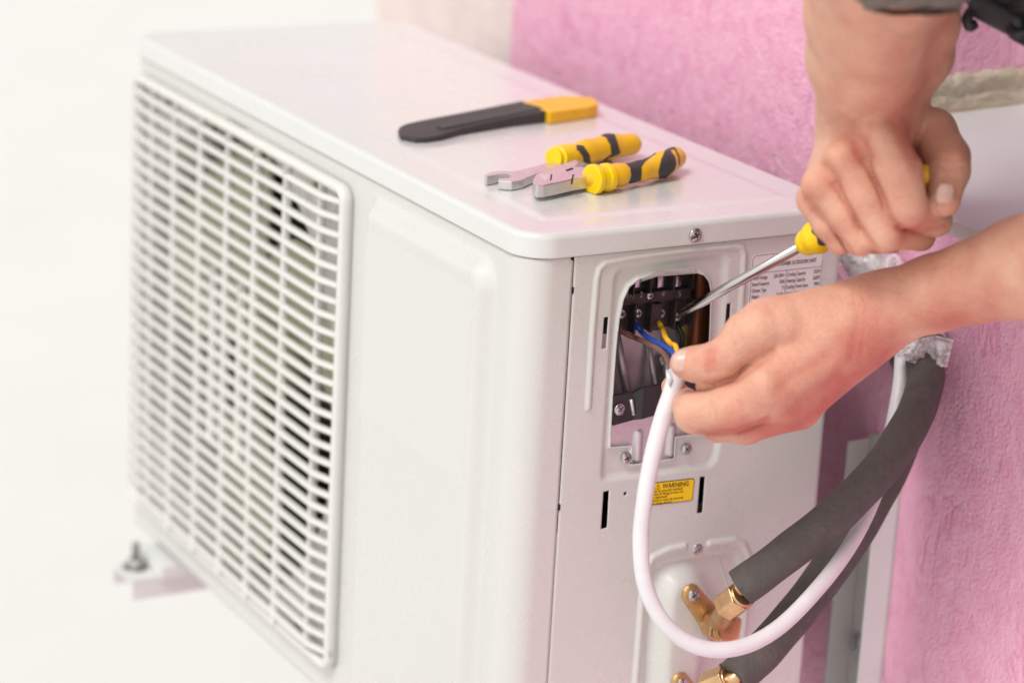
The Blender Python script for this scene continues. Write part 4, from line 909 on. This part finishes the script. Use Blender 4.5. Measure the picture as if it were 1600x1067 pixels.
def left_arm(P):
    arm = cone_chain(P, [((1900, 330, 1.66), (1690, 393, 1.74), 112, 96), ((1690, 393, 1.74), (1600, 418, 1.775), 92, 78), ((1600, 418, 1.775), (1455, 460, 1.825), 78, 58), ((1455, 460, 1.825), (1385, 483, 1.845), 58, 53)], .008)
    palm = cone_chain(P, [((1385, 483, 1.845), (1335, 510, 1.845), 53, 64), ((1370, 480, 1.84), (1195, 508, 1.822), 44, 43), ((1350, 500, 1.84), (1200, 606, 1.815), 56, 43), ((1345, 508, 1.845), (1222, 628, 1.83), 58, 41),
                          ((1340, 517, 1.855), (1246, 634, 1.85), 54, 36), ((1335, 522, 1.86), (1272, 612, 1.87), 48, 32), ((1290, 520, 1.84), (1250, 560, 1.84), 62, 62)], .012)
    d = smin(arm, palm, .014)
    def finger(js, k=.004):
        e = None
        for a, b, ra, rb_ in js:
            q = s_cone(P, cj(*a), cj(*b), ra * a[2] / CF, rb_ * b[2] / CF); e = q if e is None else smin(e, q, k)
        return e
    ix = finger([((1200, 612, 1.818), (1140, 638, 1.825), 44, 37.5), ((1140, 638, 1.825), (1087, 645, 1.838), 37, 32), ((1085, 645, 1.838), (1070, 630, 1.868), 30, 24), ((1070, 630, 1.87), (1050, 604, 1.892), 22, 17)])
    mdl = finger([((1222, 636, 1.838), (1165, 661, 1.852), 41, 32), ((1165, 661, 1.852), (1122, 664, 1.868), 32, 26.5), ((1120, 664, 1.868), (1100, 625, 1.90), 25, 20)])
    rg_ = finger([((1246, 636, 1.855), (1185, 655, 1.875), 35, 28), ((1185, 655, 1.875), (1150, 640, 1.895), 27, 22)])
    th = finger([((1215, 508, 1.822), (1168, 525, 1.820), 44, 37), ((1168, 525, 1.820), (1128, 562, 1.823), 37, 29.5), ((1128, 562, 1.823), (1110, 569, 1.825), 29.5, 28.5), ((1110, 569, 1.825), (1086, 569, 1.829), 28.5, 26.5), ((1086, 569, 1.829), (1070, 568, 1.833), 26.5, 23.5)], .005)
    inner = finger([((1165, 590, 1.865), (1105, 604, 1.878), 24, 19)])
    fd = smin(ix, mdl, .0006); fd = smin(fd, rg_, .0006)
    d = smin(d, fd, .005)
    d = smin(d, inner, .003)
    d = smin(d, th, .0030)
    for (u, v, dd_, r) in ((1198, 603, 1.803, 18), (1226, 636, 1.8195, 17), (1252, 642, 1.841, 15), (1182, 512, 1.810, 18), (1110, 567, 1.8195, 15), (1084, 647, 1.831, 15)):
        d = smin(d, s_cone(P, cj(u, v, dd_), cj(u + 1, v, dd_), r * dd_ / CF, r * dd_ / CF), .012)
    for a, b, r in (((1225, 580, 1.793), (1300, 535, 1.795), 3),):
        d = smax(d, -s_cone(P, cj(*a), cj(*b), r * 1.76 / CF, r * 1.76 / CF), .014)
    return d
meR = sculpt(right_arm, (*cj(1225, -125, 1.74)[:2], 1.555), (*cj(1532, 418, 1.86)[:2], 1.885), .0011, True, 2)
meL = sculpt(left_arm, (*cj(1030, 300, 1.90)[:2], 1.64), (*cj(1905, 708, 1.76)[:2], 1.925), .0011, True, 2)
# upper arms, trunk, neck, head and legs (outside the frame, but they shade the scene)
RE, LE = dp(1400, -105, 1.63), dp(1890, 333, 1.665)
RS, LS = np.array([.31, -.18, .45]), np.array([.42, -.48, .34]); HC = np.array([.80, -.36, .24]); NK = (RS + LS) / 2
def trunk(P):
    d = s_cone(P, RE, RS, .044, .058); d = smin(d, s_cone(P, LE, LS, .044, .058), .03)
    d = smin(d, s_cone(P, RE, dp(1383, 5, 1.715), .043, .035), .01); d = smin(d, s_cone(P, LE, dp(1700, 392, 1.74), .042, .033), .01)
    d = smin(d, s_cone(P, RS + [.02, -.03, -.02], LS + [.02, .03, -.02], .075, .075), .04)
    d = smin(d, s_cone(P, NK + [.06, 0, -.03], HC, .125, .13, ((0, 0, 1), .8)), .05)
    d = smin(d, s_cone(P, NK, NK + [-.07, .03, .09], .055, .052), .03)
    d = smin(d, s_cone(P, NK + [-.09, .03, .13], NK + [-.12, .035, .19], .070, .085), .02)
    hd_ = NK + np.array([-.12, .035, .19])
    d = smin(d, s_cone(P, hd_ + [-.085, -.005, -.03], hd_ + [-.10, -.003, -.045], .012, .015), .012)
    for s in (1, -1): d = smin(d, s_cone(P, hd_ + [.0, .078 * s, -.02], hd_ + [.01, .084 * s, .01], .014, .016, ((0, 1, 0), .5)), .006)
    for s in (1, -1):
        hp_ = HC + [.03, .09 * s, -.02]; d = smin(d, s_cone(P, hp_, hp_ + [.02, 0, -.42], .09, .062), .05); d = smin(d, s_cone(P, hp_ + [.02, 0, -.42], hp_ + [.12, 0, -.84], .06, .042), .03)
        d = smin(d, s_cone(P, hp_ + [.10, 0, -.87], hp_ + [-.06, 0, -.89], .04, .035), .02)
    return d
meT = sculpt(trunk, (-.02, -.72, -.75), (1.1, .05, .88), .011, False, 1)
body = join([meR, meL, meT]); bo = link('body', body, M['skin'], per)
co = np.empty(len(body.vertices) * 3); body.vertices.foreach_get('co', co); co = co.reshape(-1, 3); fl = np.zeros(len(co))
for (u, v, d, s, a) in ((1370, 330, 1.74, .016, .25), (1412, 330, 1.735, .011, .45), (1382, 372, 1.745, .010, .35), (1345, 385, 1.76, .010, .35), (1300, 250, 1.75, .010, .3), (1263, 300, 1.77, .012, .45), (1330, 250, 1.76, .012, .3), (1485, 250, 1.765, .014, .5), (1440, 360, 1.77, .014, .5), (1390, 200, 1.79, .016, .3),
                        (1165, 668, 1.82, .014, .9), (1230, 670, 1.83, .018, .9), (1290, 620, 1.84, .018, .6), (1200, 690, 1.84, .02, .5), (1110, 680, 1.84, .015, .4), (1360, 560, 1.83, .02, .5), (1500, 510, 1.80, .02, .4), (1280, 620, 1.83, .020, .45), (1330, 560, 1.82, .022, .4), (1400, 520, 1.80, .022, .45), (1500, 500, 1.78, .03, .35), (1115, 560, 1.81, .010, .35), (1230, 560, 1.79, .02, .15), (1080, 650, 1.82, .010, .2), (1060, 575, 1.82, .007, .25),
                        (1440, 150, 1.76, .03, .35), (1480, 60, 1.74, .04, .3)):
    p = dp(u, v, d); fl += a * np.exp(-((co - p) ** 2).sum(1) / s ** 2)
body.update(); vn = np.empty(len(body.vertices) * 3); body.vertices.foreach_get('normal', vn); vn = vn.reshape(-1, 3)
qc = (co - CC) @ CM.T; uu = 800 + CF * qc[:, 0] / qc[:, 2]; vv = 533.5 + CF * qc[:, 1] / qc[:, 2]; front = np.clip(-(vn @ CM[2]) * 2.2, 0, 1)
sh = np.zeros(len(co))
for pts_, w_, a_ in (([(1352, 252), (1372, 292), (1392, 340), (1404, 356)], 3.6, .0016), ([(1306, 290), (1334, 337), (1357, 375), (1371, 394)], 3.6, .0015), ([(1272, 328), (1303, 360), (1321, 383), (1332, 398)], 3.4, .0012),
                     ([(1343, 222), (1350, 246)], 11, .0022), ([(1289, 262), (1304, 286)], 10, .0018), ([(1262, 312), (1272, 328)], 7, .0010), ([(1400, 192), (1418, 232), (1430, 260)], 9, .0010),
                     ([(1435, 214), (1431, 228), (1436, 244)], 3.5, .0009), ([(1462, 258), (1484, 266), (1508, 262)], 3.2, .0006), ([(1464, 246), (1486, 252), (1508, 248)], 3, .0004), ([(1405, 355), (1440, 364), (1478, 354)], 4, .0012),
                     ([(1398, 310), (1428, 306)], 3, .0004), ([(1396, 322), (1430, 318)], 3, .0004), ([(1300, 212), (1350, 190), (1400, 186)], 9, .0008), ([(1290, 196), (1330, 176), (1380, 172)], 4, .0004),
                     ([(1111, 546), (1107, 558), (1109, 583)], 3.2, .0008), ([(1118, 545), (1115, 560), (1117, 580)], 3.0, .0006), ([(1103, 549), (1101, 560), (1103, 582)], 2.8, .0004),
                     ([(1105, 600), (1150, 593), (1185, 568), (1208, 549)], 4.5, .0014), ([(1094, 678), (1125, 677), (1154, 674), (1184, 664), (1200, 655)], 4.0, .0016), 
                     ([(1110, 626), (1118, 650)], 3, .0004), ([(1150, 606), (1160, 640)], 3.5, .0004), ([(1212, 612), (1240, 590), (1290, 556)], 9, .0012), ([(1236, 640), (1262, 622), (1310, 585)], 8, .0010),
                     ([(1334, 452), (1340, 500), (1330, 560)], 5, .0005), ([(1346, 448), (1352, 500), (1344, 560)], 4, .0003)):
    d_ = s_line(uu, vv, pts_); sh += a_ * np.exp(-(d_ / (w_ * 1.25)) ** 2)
near = (uu > 1030) & (uu < 1530) & (vv > 150) & (vv < 700) & (qc[:, 2] < 1.862)
co = co - vn * (sh * front * near)[:, None]; body.vertices.foreach_set('co', co.ravel())
fl = fl + np.clip(sh * 330, 0, .40) * near  # creases also darkened: their shade is put into the skin colour
at_ = body.attributes.new('flush_shade', 'FLOAT', 'POINT'); at_.data.foreach_set('value', np.clip(fl, 0, 1).astype(np.float32))
# nails
def nail(c, along, side, nrm, ln, wd, name='thumbnail'):
    al = np.array(along) / np.linalg.norm(along); sd_ = np.array(side) / np.linalg.norm(side); nm = np.cross(al, sd_); nm = nm if nm @ np.array(nrm) > 0 else -nm
    V, F = [], []; n, m = 13, 11
    for i in range(n):
        s = i / (n - 1) * 2 - 1
        for j in range(m):
            t = j / (m - 1) * 2 - 1; w_ = (1 - abs(s) ** 3.2 * .55)
            V.append(np.array(c) + al * s * ln / 2 + sd_ * t * w_ * wd / 2 - nm * ((t * w_) ** 2 * wd * .20 + .0010 * max(0, -s) ** 3 + .0012 * max(0, s) ** 4))
    for i in range(n - 1):
        for j in range(m - 1): F.append((i * m + j, (i + 1) * m + j, (i + 1) * m + j + 1, i * m + j + 1))
    o = link(name, pymesh(V, F), M['nail'], per); q = o.modifiers.new('s', 'SOLIDIFY'); q.thickness = .0006; q.offset = 0
    return o
fw_ = CM[2]; dn = CM[1]; rt = CM[0]
nail(dp(1069, 562, 1.8200), -rt + .14 * dn + .14 * fw_, dn - .22 * fw_, -fw_ - .15 * rt, .0165, .0155)
nail(dp(1478, 303, 1.7648), dn * 1 - .16 * rt + .12 * fw_, rt + .12 * fw_, -fw_ + .1 * rt, .0130, .0125)

def shell(P, fn, g_): return fn(P) - g_
# shirt over trunk and upper arms
def shirt(P):
    d = s_cone(P, RE * .62 + RS * .38, RS, .070, .075); d = smin(d, s_cone(P, LE * .55 + LS * .45, LS, .066, .075), .03)
    d = smin(d, s_cone(P, RS + [.02, -.03, -.02], LS + [.02, .03, -.02], .085, .085), .04)
    d = smin(d, s_cone(P, NK + [.06, 0, -.03], HC, .136, .142, ((0, 0, 1), .8)), .05)
    return d
link('shirt', sculpt(shirt, (.02, -.70, .0), (1.0, .06, .62), .009), M['shirt'], per)
def cuff(P):                                                 # turned-up sleeve hanging over the forearm
    q = cone_chain(P, [((1388, -38, 1.610), (1455, -34, 1.614), 60, 67), ((1425, -60, 1.615), (1465, -230, 1.60), 88, 105)], .012)
    ins = cone_chain(P, [((1400, -20, 1.70), (1440, -10, 1.70), 40, 40)], .01)
    r = q + .0009 * np.sin(P[..., 1] * 900 + P[..., 0] * 300) * np.clip((P[..., 1] + .215) * 60, 0, 1)
    return r
link('sleeve_cuff', sculpt(cuff, (*cj(1290, -360, 1.62)[:2], 1.545), (*cj(1590, 45, 1.70)[:2], 1.70), .0014, True), M['shirt'], per)
# hanging vest edge with webbing and buckle
def vest(P):
    d = cone_chain(P, [((1528, -14, 1.78), (1600, 34, 1.76), 26, 30), ((1600, 34, 1.76), (1700, 100, 1.73), 30, 40), ((1560, -60, 1.77), (1680, 20, 1.74), 60, 70), ((1620, -160, 1.76), (1760, -60, 1.72), 90, 110)], .006)
    return d + .0015 * np.sin(P[..., 0] * 420 + P[..., 1] * 260) * .6 + .0008 * np.sin(P[..., 1] * 900)
link('vest', sculpt(vest, (*cj(1470, -300, 1.80)[:2], 1.66), (*cj(1880, 190, 1.74)[:2], 1.84), .002, True), M['vest'], per)
def strap(P):
    d = s_cone(P, cj(1530, 12, 1.757), cj(1585, 40, 1.745), 19 * 1.75 / CF, 19 * 1.75 / CF, (np.array([0, 0, 1.]), .35)); return d
link('strap_buckle', sculpt(strap, (*cj(1490, -30, 1.76)[:2], 1.73), (*cj(1625, 85, 1.76)[:2], 1.775), .001, True), M['buckle'], per)
link('vest_clip', join([tube(spline([dp(1516, 18, 1.75), dp(1511, 30, 1.748), dp(1515, 42, 1.748), dp(1523, 38, 1.75)], 8), .0035, 14), tube(spline([dp(1576, 44, 1.742), dp(1590, 54, 1.738), dp(1604, 50, 1.738)], 8), .0035, 14)]), M['black'], per)
hd_ = NK + np.array([-.12, .035, .19])
link('hair', sculpt(lambda P: smax(s_cone(P, hd_ + [.02, 0, .02], hd_ + [.01, 0, .03], .094, .09) + .002 * np.sin(P[..., 0] * 300) * np.sin(P[..., 1] * 280), (hd_[2] - .01) - P[..., 2] + (hd_[0] - P[..., 0]) * .9, .01), hd_ - .13, hd_ + .14, .005), mat('brown_hair', (.03, .018, .01), .7, bump=.002, bscale=300), per)
def trs(P):
    d = None
    for s in (1, -1):
        hp_ = HC + [.03, .09 * s, -.02]; e = s_cone(P, hp_, hp_ + [.02, 0, -.42], .10, .075); e = smin(e, s_cone(P, hp_ + [.02, 0, -.42], hp_ + [.12, 0, -.82], .072, .06), .03); d = e if d is None else smin(d, e, .03)
    return d
link('trousers', sculpt(trs, (.6, -.62, -.72), (1.1, -.08, .38), .011), M['trouser'], per)
